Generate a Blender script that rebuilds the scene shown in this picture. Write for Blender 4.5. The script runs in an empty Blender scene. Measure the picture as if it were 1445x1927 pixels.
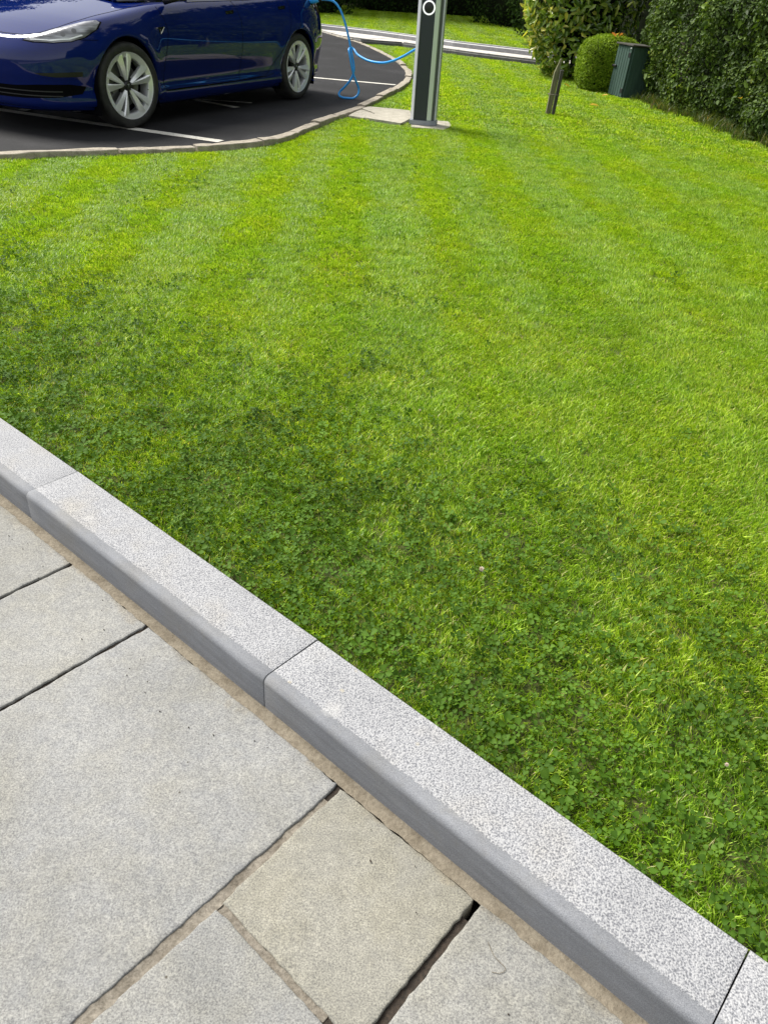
import bpy, bmesh, math, random
import numpy as np
from mathutils import Vector, Matrix, noise as mnoise
from mathutils.bvhtree import BVHTree
from mathutils.geometry import delaunay_2d_cdt

random.seed(7)
RNG = np.random.default_rng(11)
SC = bpy.context.scene
COL = SC.collection

# ------------------------------------------------------------------ camera
PITCH, ROLL, CAM_H = math.radians(34.8), math.radians(4.10), 1.254
cd = bpy.data.cameras.new('camera')
cam = bpy.data.objects.new('camera', cd)
COL.objects.link(cam)
_f = Vector((0, math.cos(PITCH), -math.sin(PITCH)))
_u0 = Vector((0, math.sin(PITCH), math.cos(PITCH)))
_r0 = Vector((1, 0, 0))
_R = _r0 * math.cos(ROLL) + _u0 * math.sin(ROLL)
_U = -_r0 * math.sin(ROLL) + _u0 * math.cos(ROLL)
M = Matrix(((_R.x, _U.x, -_f.x, 0), (_R.y, _U.y, -_f.y, 0), (_R.z, _U.z, -_f.z, CAM_H), (0, 0, 0, 1)))
cam.matrix_world = M
cd.sensor_fit = 'VERTICAL'
cd.sensor_height = 36.0
cd.lens = 36.0 * 1448.0 / 1927.0
cd.clip_start = 0.05
cd.clip_end = 1000
SC.camera = cam

# ------------------------------------------------------------------ sky, sun, exposure
SUN_DIR = Vector((-0.74, 0.50, 1.05)).normalized()       # towards the sun
w = bpy.data.worlds.new('World')
SC.world = w
w.use_nodes = True
nt = w.node_tree
nt.nodes.clear()
sky = nt.nodes.new('ShaderNodeTexSky')
sky.sky_type = 'NISHITA'
sky.sun_disc = False
sky.sun_elevation = math.asin(SUN_DIR.z)
sky.sun_rotation = math.atan2(SUN_DIR.x, SUN_DIR.y)
sky.air_density = 1.0
sky.dust_density = 1.2
sky.ozone_density = 1.0
hsv = nt.nodes.new('ShaderNodeHueSaturation')
hsv.inputs['Saturation'].default_value = 0.30            # thin bright cloud over the whole sky
bg = nt.nodes.new('ShaderNodeBackground')
bg.inputs['Strength'].default_value = 0.105
wo = nt.nodes.new('ShaderNodeOutputWorld')
nt.links.new(sky.outputs[0], hsv.inputs['Color'])
cl_ = nt.nodes.new('ShaderNodeMix')                      # even cloud layer, the same all round
cl_.data_type = 'RGBA'
cl_.inputs[0].default_value = 0.62
cl_.inputs[7].default_value = (4.6, 4.75, 5.0, 1)
nt.links.new(hsv.outputs[0], cl_.inputs[6])
nt.links.new(cl_.outputs[2], bg.inputs['Color'])
nt.links.new(bg.outputs[0], wo.inputs['Surface'])

sd = bpy.data.lights.new('sun', 'SUN')
sd.energy = 3.4
sd.angle = math.radians(26)
sd.color = (1.0, 0.96, 0.89)
sun = bpy.data.objects.new('sun', sd)
COL.objects.link(sun)
sun.rotation_euler = SUN_DIR.to_track_quat('Z', 'Y').to_euler()
sun.location = (-8, 6, 12)

vs = SC.view_settings
vs.view_transform = 'Standard'
vs.look = 'None'
vs.gamma = 1.0
vs.exposure = 1.03
vs.use_curve_mapping = False

# ------------------------------------------------------------------ helpers
def tag(o, label=None, cat=None, group=None, kind=None):
    if label: o['label'] = label
    if cat: o['category'] = cat
    if group: o['group'] = group
    if kind: o['kind'] = kind
    return o

def link(o, parent=None):
    COL.objects.link(o)
    if parent is not None:
        o.parent = parent
    return o

def empty(name, loc=(0, 0, 0), rz=0, parent=None):
    o = bpy.data.objects.new(name, None)
    o.empty_display_size = 0.1
    o.location = loc
    o.rotation_euler = (0, 0, rz)
    return link(o, parent)

def mesh_obj(name, verts, faces, mat=None, parent=None, smooth=False, loc=None):
    me = bpy.data.meshes.new(name)
    me.from_pydata([tuple(map(float, v)) for v in verts], [], [tuple(int(i) for i in f) for f in faces])
    me.update()
    if smooth:
        me.shade_smooth()
    if mat: me.materials.append(mat)
    o = bpy.data.objects.new(name, me)
    if loc is not None: o.location = loc
    return link(o, parent)

def bm_obj(name, bm, mat=None, parent=None, smooth=False, loc=None, autosmooth=None):
    me = bpy.data.meshes.new(name)
    bm.normal_update()
    bm.to_mesh(me)
    bm.free()
    if smooth: me.shade_smooth()
    if autosmooth is not None:
        me.shade_smooth()
        me.set_sharp_from_angle(angle=math.radians(autosmooth))
    if mat: me.materials.append(mat)
    o = bpy.data.objects.new(name, me)
    if loc is not None: o.location = loc
    return link(o, parent)

def bm_box(bm, c, s, rot=None, bevel=0.0):
    r = bmesh.ops.create_cube(bm, size=1.0)
    vs_ = r['verts']
    for v in vs_:
        v.co = Vector((v.co.x * s[0], v.co.y * s[1], v.co.z * s[2]))
        if rot is not None: v.co = rot @ v.co
        v.co += Vector(c)
    if bevel > 0:
        es = list({e for v in vs_ for e in v.link_edges})
        bmesh.ops.bevel(bm, geom=es, offset=bevel, segments=2, profile=0.6, affect='EDGES')

def tube(pts, r, seg=10, closed=False, caps=True):
    """tube mesh around a polyline: verts, faces"""
    P = [Vector(p) for p in pts]
    n = len(P)
    rr = r if hasattr(r, '__len__') else [r] * n
    V, Fc = [], []
    up = Vector((0.13, 0.2, 1)).normalized()
    prev = None
    for i in range(n):
        a = P[(i - 1) % n] if (closed or i > 0) else P[0]
        b = P[(i + 1) % n] if (closed or i < n - 1) else P[-1]
        t = (b - a).normalized()
        if prev is None:
            x = t.cross(up).normalized()
        else:
            x = (prev - t * prev.dot(t)).normalized()
        prev = x
        y = t.cross(x)
        for k in range(seg):
            an = 2 * math.pi * k / seg
            V.append(P[i] + (x * math.cos(an) + y * math.sin(an)) * rr[i])
    m = n if closed else n - 1
    for i in range(m):
        for k in range(seg):
            a0 = i * seg + k; a1 = i * seg + (k + 1) % seg
            b0 = ((i + 1) % n) * seg + k; b1 = ((i + 1) % n) * seg + (k + 1) % seg
            Fc.append((a0, a1, b1, b0))
    if caps and not closed:
        Fc.append(tuple(range(seg))[::-1])
        Fc.append(tuple(range((n - 1) * seg, n * seg)))
    return V, Fc

def catmull(pts, n=12):
    P = [Vector(p) for p in pts]
    out = []
    for i in range(len(P) - 1):
        p0 = P[max(i - 1, 0)]; p1 = P[i]; p2 = P[i + 1]; p3 = P[min(i + 2, len(P) - 1)]
        for k in range(n):
            t = k / n
            out.append(0.5 * ((2 * p1) + (p2 - p0) * t + (2 * p0 - 5 * p1 + 4 * p2 - p3) * t * t + (3 * p1 - p0 - 3 * p2 + p3) * t ** 3))
    out.append(P[-1])
    return out

def in_poly(x, y, poly):
    x = np.asarray(x, float); y = np.asarray(y, float)
    res = np.zeros(x.shape, bool)
    n = len(poly)
    for i in range(n):
        x1, y1 = poly[i]; x2, y2 = poly[(i + 1) % n]
        if y1 == y2: continue
        c = ((y1 > y) != (y2 > y)) & (x < (x2 - x1) * (y - y1) / (y2 - y1) + x1)
        res ^= c
    return res

def dist_poly(x, y, line, closed=False):
    d = np.full(np.shape(x), 1e9)
    n = len(line)
    for i in range(n if closed else n - 1):
        x1, y1 = line[i]; x2, y2 = line[(i + 1) % n]
        dx, dy = x2 - x1, y2 - y1
        L2 = dx * dx + dy * dy + 1e-12
        t = np.clip(((x - x1) * dx + (y - y1) * dy) / L2, 0, 1)
        d = np.minimum(d, np.hypot(x - x1 - t * dx, y - y1 - t * dy))
    return d

_LAT = np.random.default_rng(3).random((64, 64))
def vnoise(x, y):
    xi = np.floor(x).astype(int); yi = np.floor(y).astype(int)
    fx = x - xi; fy = y - yi
    fx = fx * fx * (3 - 2 * fx); fy = fy * fy * (3 - 2 * fy)
    g = lambda a, b: _LAT[a % 64, b % 64]
    return (g(xi, yi) * (1 - fx) + g(xi + 1, yi) * fx) * (1 - fy) + (g(xi, yi + 1) * (1 - fx) + g(xi + 1, yi + 1) * fx) * fy
def fbm(x, y, o=3):
    s = 0; a = 0.5
    for k in range(o):
        s = s + a * vnoise(x * 2 ** k + 17.3 * k, y * 2 ** k + 5.1 * k); a *= 0.5
    return s / (1 - 0.5 ** o)

# ------------------------------------------------------------------ materials
def new_mat(name):
    m = bpy.data.materials.new(name)
    m.use_nodes = True
    t = m.node_tree
    b = t.nodes['Principled BSDF']
    return m, t, b

def simple(name, col, rough=0.5, metal=0.0, spec=0.5, coat=0.0):
    m, t, b = new_mat(name)
    b.inputs['Base Color'].default_value = (*col, 1)
    b.inputs['Roughness'].default_value = rough
    b.inputs['Metallic'].default_value = metal
    b.inputs['Specular IOR Level'].default_value = spec
    b.inputs['Coat Weight'].default_value = coat
    b.inputs['Coat Roughness'].default_value = 0.02
    return m

def N(t, typ, **kw):
    n = t.nodes.new(typ)
    for k, v in kw.items():
        if k in n.inputs: n.inputs[k].default_value = v
        else: setattr(n, k, v)
    return n

def ramp(t, fac, stops):
    r = t.nodes.new('ShaderNodeValToRGB')
    e = r.color_ramp.elements
    while len(e) < len(stops): e.new(0.5)
    for i, (p, c) in enumerate(stops):
        e[i].position = p
        e[i].color = (*c, 1) if len(c) == 3 else c
    t.links.new(fac, r.inputs['Fac'])
    return r.outputs['Color']

def mix(t, fac, a, b, mode='MIX'):
    m = t.nodes.new('ShaderNodeMix')
    m.data_type = 'RGBA'
    m.blend_type = mode
    m.clamp_factor = True
    for sock, v in ((m.inputs[0], fac), (m.inputs[6], a), (m.inputs[7], b)):
        if isinstance(v, (int, float)): sock.default_value = v
        elif isinstance(v, tuple): sock.default_value = (*v, 1) if len(v) == 3 else v
        else: t.links.new(v, sock)
    return m.outputs[2]

def obj_coord(t, kind='Object'):
    return t.nodes.new('ShaderNodeTexCoord').outputs[kind]

def world_pos(t):
    return t.nodes.new('ShaderNodeNewGeometry').outputs['Position']

def noise_tex(t, vec, scale, detail=3, rough=0.55, out='Fac'):
    n = N(t, 'ShaderNodeTexNoise', Scale=scale, Detail=detail, Roughness=rough)
    if vec is not None: t.links.new(vec, n.inputs['Vector'])
    return n.outputs[out]

def bump(t, b, height, strength=0.3, dist=0.01):
    n = N(t, 'ShaderNodeBump', Strength=strength, Distance=dist)
    t.links.new(height, n.inputs['Height'])
    t.links.new(n.outputs[0], b.inputs['Normal'])
    return n

def mat_grass(name, dark, mid, light, straw, clover=False):
    m = bpy.data.materials.new(name)
    m.use_nodes = True
    t = m.node_tree
    t.nodes.clear()
    out = t.nodes.new('ShaderNodeOutputMaterial')
    at = N(t, 'ShaderNodeAttribute', attribute_name='tint')
    col = ramp(t, at.outputs['Fac'], [(0.0, dark), (0.45, mid), (0.90, light), (0.955, light), (0.97, straw)])
    p = world_pos(t)
    n1 = noise_tex(t, p, 1.7, 3, 0.6)
    n2 = noise_tex(t, p, 9.0, 2, 0.6)
    # sward that is a mix of yellower and deeper green grasses
    y = mix(t, 1.0, col, (1.08, 1.02, 0.9), 'MULTIPLY')
    g = mix(t, 1.0, col, (0.86, 0.94, 1.0), 'MULTIPLY')
    f1 = ramp(t, n1, [(0.36, (0, 0, 0)), (0.64, (1, 1, 1))])
    c2 = mix(t, f1, g, y)
    f2 = ramp(t, n2, [(0.3, (0.84, 0.86, 0.84)), (0.7, (1.12, 1.1, 1.1))])
    c3 = mix(t, 1.0, c2, f2, 'MULTIPLY')
    b = N(t, 'ShaderNodeBsdfPrincipled', Roughness=0.36)
    b.inputs['Specular IOR Level'].default_value = 0.26
    t.links.new(c3, b.inputs['Base Color'])
    tr = t.nodes.new('ShaderNodeBsdfTranslucent')
    c4 = mix(t, 1.0, c3, (1.15, 1.1, 0.6), 'MULTIPLY')
    t.links.new(c4, tr.inputs['Color'])
    ms = N(t, 'ShaderNodeMixShader', Fac=0.45)
    t.links.new(b.outputs[0], ms.inputs[1])
    t.links.new(tr.outputs[0], ms.inputs[2])
    t.links.new(ms.outputs[0], out.inputs['Surface'])
    return m

def mat_leaf(name, stops, rough=0.4, spec=0.5, trans=0.25, vein=0.0):
    m = bpy.data.materials.new(name)
    m.use_nodes = True
    t = m.node_tree
    t.nodes.clear()
    out = t.nodes.new('ShaderNodeOutputMaterial')
    at = N(t, 'ShaderNodeAttribute', attribute_name='tint')
    col = ramp(t, at.outputs['Fac'], stops)
    p = world_pos(t)
    f = ramp(t, noise_tex(t, p, 3.0, 2), [(0.3, (0.75, 0.75, 0.75)), (0.7, (1.2, 1.2, 1.15))])
    col = mix(t, 1.0, col, f, 'MULTIPLY')
    b = N(t, 'ShaderNodeBsdfPrincipled', Roughness=rough)
    b.inputs['Specular IOR Level'].default_value = spec
    t.links.new(col, b.inputs['Base Color'])
    tr = t.nodes.new('ShaderNodeBsdfTranslucent')
    t.links.new(mix(t, 1.0, col, (1.2, 1.2, 0.6), 'MULTIPLY'), tr.inputs['Color'])
    ms = N(t, 'ShaderNodeMixShader', Fac=trans)
    t.links.new(b.outputs[0], ms.inputs[1])
    t.links.new(tr.outputs[0], ms.inputs[2])
    t.links.new(ms.outputs[0], out.inputs['Surface'])
    return m

def mat_soil():
    m, t, b = new_mat('soil_thatch')
    p = world_pos(t)
    n = noise_tex(t, p, 60, 4, 0.7)
    c = ramp(t, n, [(0.3, (0.02, 0.026, 0.006)), (0.5, (0.06, 0.08, 0.012)), (0.72, (0.13, 0.11, 0.04))])
    t.links.new(c, b.inputs['Base Color'])
    b.inputs['Roughness'].default_value = 0.95
    bump(t, b, n, 0.8, 0.01)
    return m

def mat_asphalt():
    m, t, b = new_mat('asphalt')
    p = world_pos(t)
    fine = N(t, 'ShaderNodeTexVoronoi', Scale=170.0)
    t.links.new(p, fine.inputs['Vector'])
    n = noise_tex(t, p, 220, 3, 0.7)
    big = noise_tex(t, p, 1.1, 4, 0.6)
    c = ramp(t, n, [(0.30, (0.004, 0.004, 0.005)), (0.55, (0.010, 0.010, 0.0115)), (0.74, (0.065, 0.065, 0.063))])
    dusty = ramp(t, big, [(0.40, (0.75, 0.75, 0.75)), (0.55, (1.05, 1.05, 1.05)), (0.72, (2.3, 2.25, 2.2))])
    t.links.new(mix(t, 1.0, c, dusty, 'MULTIPLY'), b.inputs['Base Color'])
    b.inputs['Roughness'].default_value = 0.8
    b.inputs['Specular IOR Level'].default_value = 0.25
    bump(t, b, fine.outputs['Distance'], 0.5, 0.006)
    return m

def mat_paint():
    m, t, b = new_mat('road_paint')
    p = world_pos(t)
    n = noise_tex(t, p, 90, 4, 0.7)
    n2 = noise_tex(t, p, 6, 3, 0.6)
    c = ramp(t, n, [(0.32, (0.30, 0.28, 0.24)), (0.5, (0.66, 0.64, 0.58)), (0.7, (0.78, 0.76, 0.70))])
    d = ramp(t, n2, [(0.35, (0.8, 0.78, 0.74)), (0.6, (1, 1, 1))])
    t.links.new(mix(t, 1.0, c, d, 'MULTIPLY'), b.inputs['Base Color'])
    b.inputs['Roughness'].default_value = 0.7
    bump(t, b, n, 0.4, 0.004)
    return m

def mat_concrete(name, lo, hi, scale=26):
    m, t, b = new_mat(name)
    p = world_pos(t)
    n = noise_tex(t, p, scale, 5, 0.68)
    n2 = noise_tex(t, p, scale * 8, 3, 0.6)
    c = ramp(t, n, [(0.32, lo), (0.68, hi)])
    s = ramp(t, n2, [(0.3, (0.72, 0.7, 0.68)), (0.6, (1.05, 1.05, 1.05))])
    t.links.new(mix(t, 1.0, c, s, 'MULTIPLY'), b.inputs['Base Color'])
    b.inputs['Roughness'].default_value = 0.9
    bump(t, b, n2, 0.5, 0.004)
    return m

def mat_slab():
    """riven limestone: grey-beige mottled, fine crystalline sparkle, buff stains"""
    m, t, b = new_mat('riven_stone')
    p = world_pos(t)
    oi = t.nodes.new('ShaderNodeObjectInfo')
    at = N(t, 'ShaderNodeAttribute', attribute_name='warm', attribute_type='OBJECT')
    grain = noise_tex(t, p, 310, 2, 0.8)
    mott = noise_tex(t, p, 42, 4, 0.75)
    blot = noise_tex(t, p, 9, 4, 0.6)
    base = ramp(t, mott, [(0.30, (0.190, 0.192, 0.193)), (0.5, (0.215, 0.215, 0.210)), (0.70, (0.243, 0.241, 0.230))])
    warm = ramp(t, mott, [(0.30, (0.180, 0.171, 0.140)), (0.5, (0.210, 0.199, 0.161)), (0.70, (0.25, 0.238, 0.195))])
    bl = ramp(t, blot, [(0.42, (0, 0, 0)), (0.75, (0.45, 0.45, 0.45))])
    mx = N(t, 'ShaderNodeMath', operation='ADD')
    t.links.new(at.outputs['Fac'], mx.inputs[0])
    t.links.new(bl, mx.inputs[1])
    c = mix(t, mx.outputs[0], base, warm)
    g = ramp(t, grain, [(0.30, (0.50, 0.50, 0.52)), (0.5, (1.0, 1.0, 1.0)), (0.70, (1.48, 1.48, 1.44))])
    c = mix(t, 1.0, c, g, 'MULTIPLY')
    # buff mortar smear along the kerb end of the slabs (attribute painted per vertex is avoided: mask by noise in kerb frame)
    dirt = N(t, 'ShaderNodeTexVoronoi', Scale=11.0)
    t.links.new(p, dirt.inputs['Vector'])
    spots = ramp(t, dirt.outputs['Distance'], [(0.0, (0.25, 0.22, 0.18)), (0.020, (0.3, 0.27, 0.22)), (0.035, (1, 1, 1))])
    c = mix(t, 1.0, c, spots, 'MULTIPLY')
    wear = noise_tex(t, p, 2.6, 4, 0.62)
    c = mix(t, 1.0, c, ramp(t, wear, [(0.34, (0.86, 0.86, 0.85)), (0.5, (1, 1, 1)), (0.66, (1.08, 1.08, 1.08))]), 'MULTIPLY')
    rust = N(t, 'ShaderNodeTexVoronoi', Scale=3.1)
    t.links.new(p, rust.inputs['Vector'])
    rmask = ramp(t, rust.outputs['Distance'], [(0.0, (0.55, 0.55, 0.55)), (0.06, (0, 0, 0))])
    c = mix(t, rmask, c, (0.50, 0.36, 0.20))
    # buff mortar smears near the kerb: distance from the kerb line
    sp = t.nodes.new('ShaderNodeVectorMath'); sp.operation = 'DOT_PRODUCT'
    t.links.new(p, sp.inputs[0]); sp.inputs[1].default_value = (-0.627, -0.779, 0)
    ad = N(t, 'ShaderNodeMath', operation='ADD'); ad.inputs[1].default_value = 0.9285
    t.links.new(sp.outputs['Value'], ad.inputs[0])
    wob = N(t, 'ShaderNodeMath', operation='MULTIPLY_ADD'); wob.inputs[1].default_value = 0.10; 
    t.links.new(noise_tex(t, p, 14, 3, 0.6), wob.inputs[0]); t.links.new(ad.outputs[0], wob.inputs[2])
    sm = ramp(t, wob.outputs[0], [(0.235, (0.8, 0.8, 0.8)), (0.262, (0.45, 0.45, 0.45)), (0.275, (0, 0, 0))])
    c = mix(t, sm, c, mix(t, 1.0, c, (0.86, 0.77, 0.64), 'MULTIPLY'))
    t.links.new(c, b.inputs['Base Color'])
    b.inputs['Roughness'].default_value = 0.72
    b.inputs['Specular IOR Level'].default_value = 0.4
    add = N(t, 'ShaderNodeMath', operation='MULTIPLY_ADD'); add.inputs[1].default_value = 0.35
    t.links.new(grain, add.inputs[0]); t.links.new(blot, add.inputs[2])
    bump(t, b, add.outputs[0], 0.35, 0.006)
    return m

def mat_granite(rough_top=True):
    """pale granite kerb: bush-hammered speckled top, sawn blue-grey face and arris"""
    m, t, b = new_mat('granite')
    p = world_pos(t)
    g = t.nodes.new('ShaderNodeNewGeometry')
    v = noise_tex(t, p, 300, 1.5, 0.5)
    v2 = noise_tex(t, p, 620, 2, 0.6)
    blot = noise_tex(t, p, 5, 3, 0.6)
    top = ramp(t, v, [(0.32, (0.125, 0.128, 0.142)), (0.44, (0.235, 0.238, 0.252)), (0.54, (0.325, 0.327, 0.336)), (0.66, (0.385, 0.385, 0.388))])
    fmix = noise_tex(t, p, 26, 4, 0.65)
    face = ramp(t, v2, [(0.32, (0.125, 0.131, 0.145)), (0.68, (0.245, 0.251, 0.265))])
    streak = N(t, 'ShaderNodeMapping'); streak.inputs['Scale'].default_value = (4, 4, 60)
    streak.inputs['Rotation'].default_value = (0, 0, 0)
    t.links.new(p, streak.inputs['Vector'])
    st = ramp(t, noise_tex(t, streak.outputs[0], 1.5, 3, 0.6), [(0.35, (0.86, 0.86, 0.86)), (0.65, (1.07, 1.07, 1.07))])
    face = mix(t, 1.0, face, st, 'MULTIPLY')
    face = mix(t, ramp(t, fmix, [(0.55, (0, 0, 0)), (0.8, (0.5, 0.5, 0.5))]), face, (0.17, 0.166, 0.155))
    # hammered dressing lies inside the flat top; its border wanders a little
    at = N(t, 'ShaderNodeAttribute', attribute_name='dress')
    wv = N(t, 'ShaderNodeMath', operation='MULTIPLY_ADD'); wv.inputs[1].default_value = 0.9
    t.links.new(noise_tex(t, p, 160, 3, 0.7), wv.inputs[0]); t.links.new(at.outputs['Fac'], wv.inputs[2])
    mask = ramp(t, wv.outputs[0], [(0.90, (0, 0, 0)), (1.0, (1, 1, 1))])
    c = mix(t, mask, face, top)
    stain = ramp(t, blot, [(0.30, (0.90, 0.90, 0.90)), (0.5, (1, 1, 1)), (0.72, (1.0, 0.96, 0.88))])
    lic = N(t, 'ShaderNodeTexVoronoi', Scale=11.0); t.links.new(p, lic.inputs['Vector'])
    lw = N(t, 'ShaderNodeMath', operation='MULTIPLY_ADD'); lw.inputs[1].default_value = 0.16
    t.links.new(noise_tex(t, p, 90, 2, 0.6), lw.inputs[0]); t.links.new(lic.outputs['Distance'], lw.inputs[2])
    c = mix(t, mix(t, 1.0, mask, ramp(t, lw.outputs[0], [(0.10, (0.55, 0.55, 0.55)), (0.15, (0, 0, 0))]), 'MULTIPLY'), c, (0.40, 0.35, 0.24))
    c = mix(t, 1.0, c, stain, 'MULTIPLY')
    for (sx, sy, sr) in ((-0.798, 1.675, 0.022), (-0.078, 1.077, 0.034)):      # two pale scuffs on the dressing
        dv = N(t, 'ShaderNodeVectorMath', operation='DISTANCE'); t.links.new(p, dv.inputs[0]); dv.inputs[1].default_value = (sx, sy, 0)
        ws = N(t, 'ShaderNodeMath', operation='MULTIPLY_ADD'); ws.inputs[1].default_value = sr * 1.6
        t.links.new(noise_tex(t, p, 55, 3, 0.7), ws.inputs[0]); t.links.new(dv.outputs['Value'], ws.inputs[2])
        c = mix(t, ramp(t, ws.outputs[0], [(sr * 0.80, (0.5, 0.5, 0.5)), (sr * 1.6, (0, 0, 0))]), c, (0.47, 0.46, 0.44))
    t.links.new(c, b.inputs['Base Color'])
    b.inputs['Roughness'].default_value = 0.8
    hm = N(t, 'ShaderNodeMath', operation='MULTIPLY')
    t.links.new(v, hm.inputs[0]); t.links.new(mask, hm.inputs[1])
    bump(t, b, hm.outputs[0], 0.5, 0.006)
    return m

def mat_mortar(name, lo, hi):
    m, t, b = new_mat(name)
    p = world_pos(t)
    n = noise_tex(t, p, 130, 4, 0.75)
    n2 = noise_tex(t, p, 22, 3, 0.6)
    c = ramp(t, n, [(0.3, lo), (0.7, hi)])
    d = ramp(t, n2, [(0.34, (0.72, 0.70, 0.67)), (0.56, (1, 1, 1))])
    t.links.new(mix(t, 1.0, c, d, 'MULTIPLY'), b.inputs['Base Color'])
    b.inputs['Roughness'].default_value = 0.95
    bump(t, b, n, 0.8, 0.004)
    return m

def mat_carpaint():
    m, t, b = new_mat('deep_blue_paint')
    b.inputs['Base Color'].default_value = (0.006, 0.013, 0.10, 1)
    b.inputs['Metallic'].default_value = 0.0
    b.inputs['Roughness'].default_value = 0.5
    b.inputs['Specular IOR Level'].default_value = 0.0
    b.inputs['Coat Weight'].default_value = 1.0
    b.inputs['Coat Roughness'].default_value = 0.015
    b.inputs['Coat IOR'].default_value = 1.47
    p = obj_coord(t)
    n = noise_tex(t, p, 1500, 1, 0.5)
    c = ramp(t, n, [(0.4, (0.002, 0.008, 0.078)), (0.7, (0.004, 0.015, 0.13))])
    t.links.new(c, b.inputs['Base Color'])
    return m

MAT = {}
MAT['grass'] = mat_grass('lawn_grass', (0.062, 0.150, 0.005), (0.285, 0.475, 0.014), (0.60, 0.76, 0.10), (0.68, 0.60, 0.25))
MAT['clover'] = mat_leaf('clover_leaf', [(0.0, (0.036, 0.084, 0.008)), (0.5, (0.074, 0.155, 0.014)), (0.9, (0.14, 0.25, 0.03)), (1.0, (0.30, 0.42, 0.06))], 0.6, 0.15, 0.35)
MAT['soil'] = mat_soil()
MAT['asphalt'] = mat_asphalt()
MAT['paint'] = mat_paint()
MAT['edging'] = mat_concrete('edging_concrete', (0.24, 0.21, 0.165), (0.42, 0.375, 0.30), 18)
MAT['flag'] = mat_concrete('flag_concrete', (0.30, 0.28, 0.22), (0.46, 0.43, 0.36), 12)
MAT['slab'] = mat_slab()
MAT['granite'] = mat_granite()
MAT['mortar'] = mat_mortar('buff_mortar', (0.145, 0.122, 0.088), (0.255, 0.22, 0.165))
MAT['darkjoint'] = mat_mortar('joint_earth', (0.010, 0.008, 0.005), (0.05, 0.035, 0.024))
MAT['joint'] = mat_mortar('grey_mortar', (0.10, 0.086, 0.066), (0.27, 0.24, 0.195))
MAT['blue'] = mat_carpaint()
MAT['black'] = simple('black_plastic', (0.008, 0.008, 0.009), 0.45)
MAT['gap'] = simple('gap_black', (0.002, 0.002, 0.003), 0.7, spec=0.05)
MAT['glossblack'] = simple('gloss_black', (0.006, 0.006, 0.007), 0.08, coat=1.0)
MAT['glass'] = simple('tinted_glass', (0.006, 0.008, 0.009), 0.02, spec=0.8)
MAT['chrome'] = simple('satin_chrome', (0.75, 0.75, 0.75), 0.15, 1.0)
MAT['alloy'] = simple('alloy_silver', (0.78, 0.79, 0.79), 0.33, 0.5)
MAT['disc'] = simple('brake_disc', (0.16, 0.16, 0.16), 0.45, 0.8)
MAT['cable'] = simple('blue_rubber', (0.03, 0.33, 0.80), 0.4)
MAT['alu'] = simple('anodised_aluminium', (0.56, 0.58, 0.61), 0.4, 0.15)
MAT['panel'] = simple('charcoal_panel', (0.018, 0.026, 0.031), 0.5)
MAT['palegreen'] = simple('pale_green_strip', (0.60, 0.67, 0.57), 0.4, 0.0)
MAT['groove'] = simple('grey_groove', (0.10, 0.11, 0.11), 0.5, 0.3)
MAT['basegrey'] = simple('grey_base', (0.27, 0.29, 0.32), 0.5)
MAT['white'] = simple('white_plastic', (0.82, 0.83, 0.84), 0.3)
MAT['ring'] = simple('lit_status_ring', (0.82, 0.83, 0.84), 0.3)
MAT['ring'].node_tree.nodes['Principled BSDF'].inputs['Emission Color'].default_value = (1, 1, 1, 1)
MAT['ring'].node_tree.nodes['Principled BSDF'].inputs['Emission Strength'].default_value = 0.35

def mat_tyre():
    m, t, b = new_mat('tyre_rubber')
    p = obj_coord(t)
    n = noise_tex(t, p, 14, 4, 0.6)
    c = ramp(t, n, [(0.35, (0.012, 0.012, 0.012)), (0.7, (0.032, 0.031, 0.029))])
    t.links.new(c, b.inputs['Base Color'])
    b.inputs['Roughness'].default_value = 0.68
    return m
MAT['tyre'] = mat_tyre()

def mat_wood(name, a, c_, scale=(30, 30, 3)):
    m, t, b = new_mat(name)
    mp = N(t, 'ShaderNodeMapping'); mp.inputs['Scale'].default_value = scale
    t.links.new(obj_coord(t), mp.inputs['Vector'])
    n = noise_tex(t, mp.outputs[0], 2.0, 4, 0.65)
    t.links.new(ramp(t, n, [(0.3, a), (0.7, c_)]), b.inputs['Base Color'])
    b.inputs['Roughness'].default_value = 0.85
    bump(t, b, n, 0.5, 0.004)
    return m
MAT['stake_moss'] = mat_wood('mossy_timber', (0.085, 0.10, 0.035), (0.22, 0.20, 0.12))
MAT['stake_dark'] = mat_wood('dark_timber', (0.018, 0.018, 0.014), (0.075, 0.070, 0.055))
MAT['cabinet'] = mat_wood('green_painted_boards', (0.024, 0.056, 0.043), (0.042, 0.085, 0.066), (12, 12, 2))
MAT['bark'] = mat_wood('bark', (0.030, 0.024, 0.017), (0.085, 0.068, 0.048), (12, 12, 3))
MAT['core'] = simple('dark_core', (0.010, 0.014, 0.006), 0.95, spec=0.1)  # for the opaque dark cores added inside shrubs and hedge
MAT['litter'] = mat_mortar('leaf_litter', (0.03, 0.022, 0.012), (0.11, 0.075, 0.04))
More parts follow.
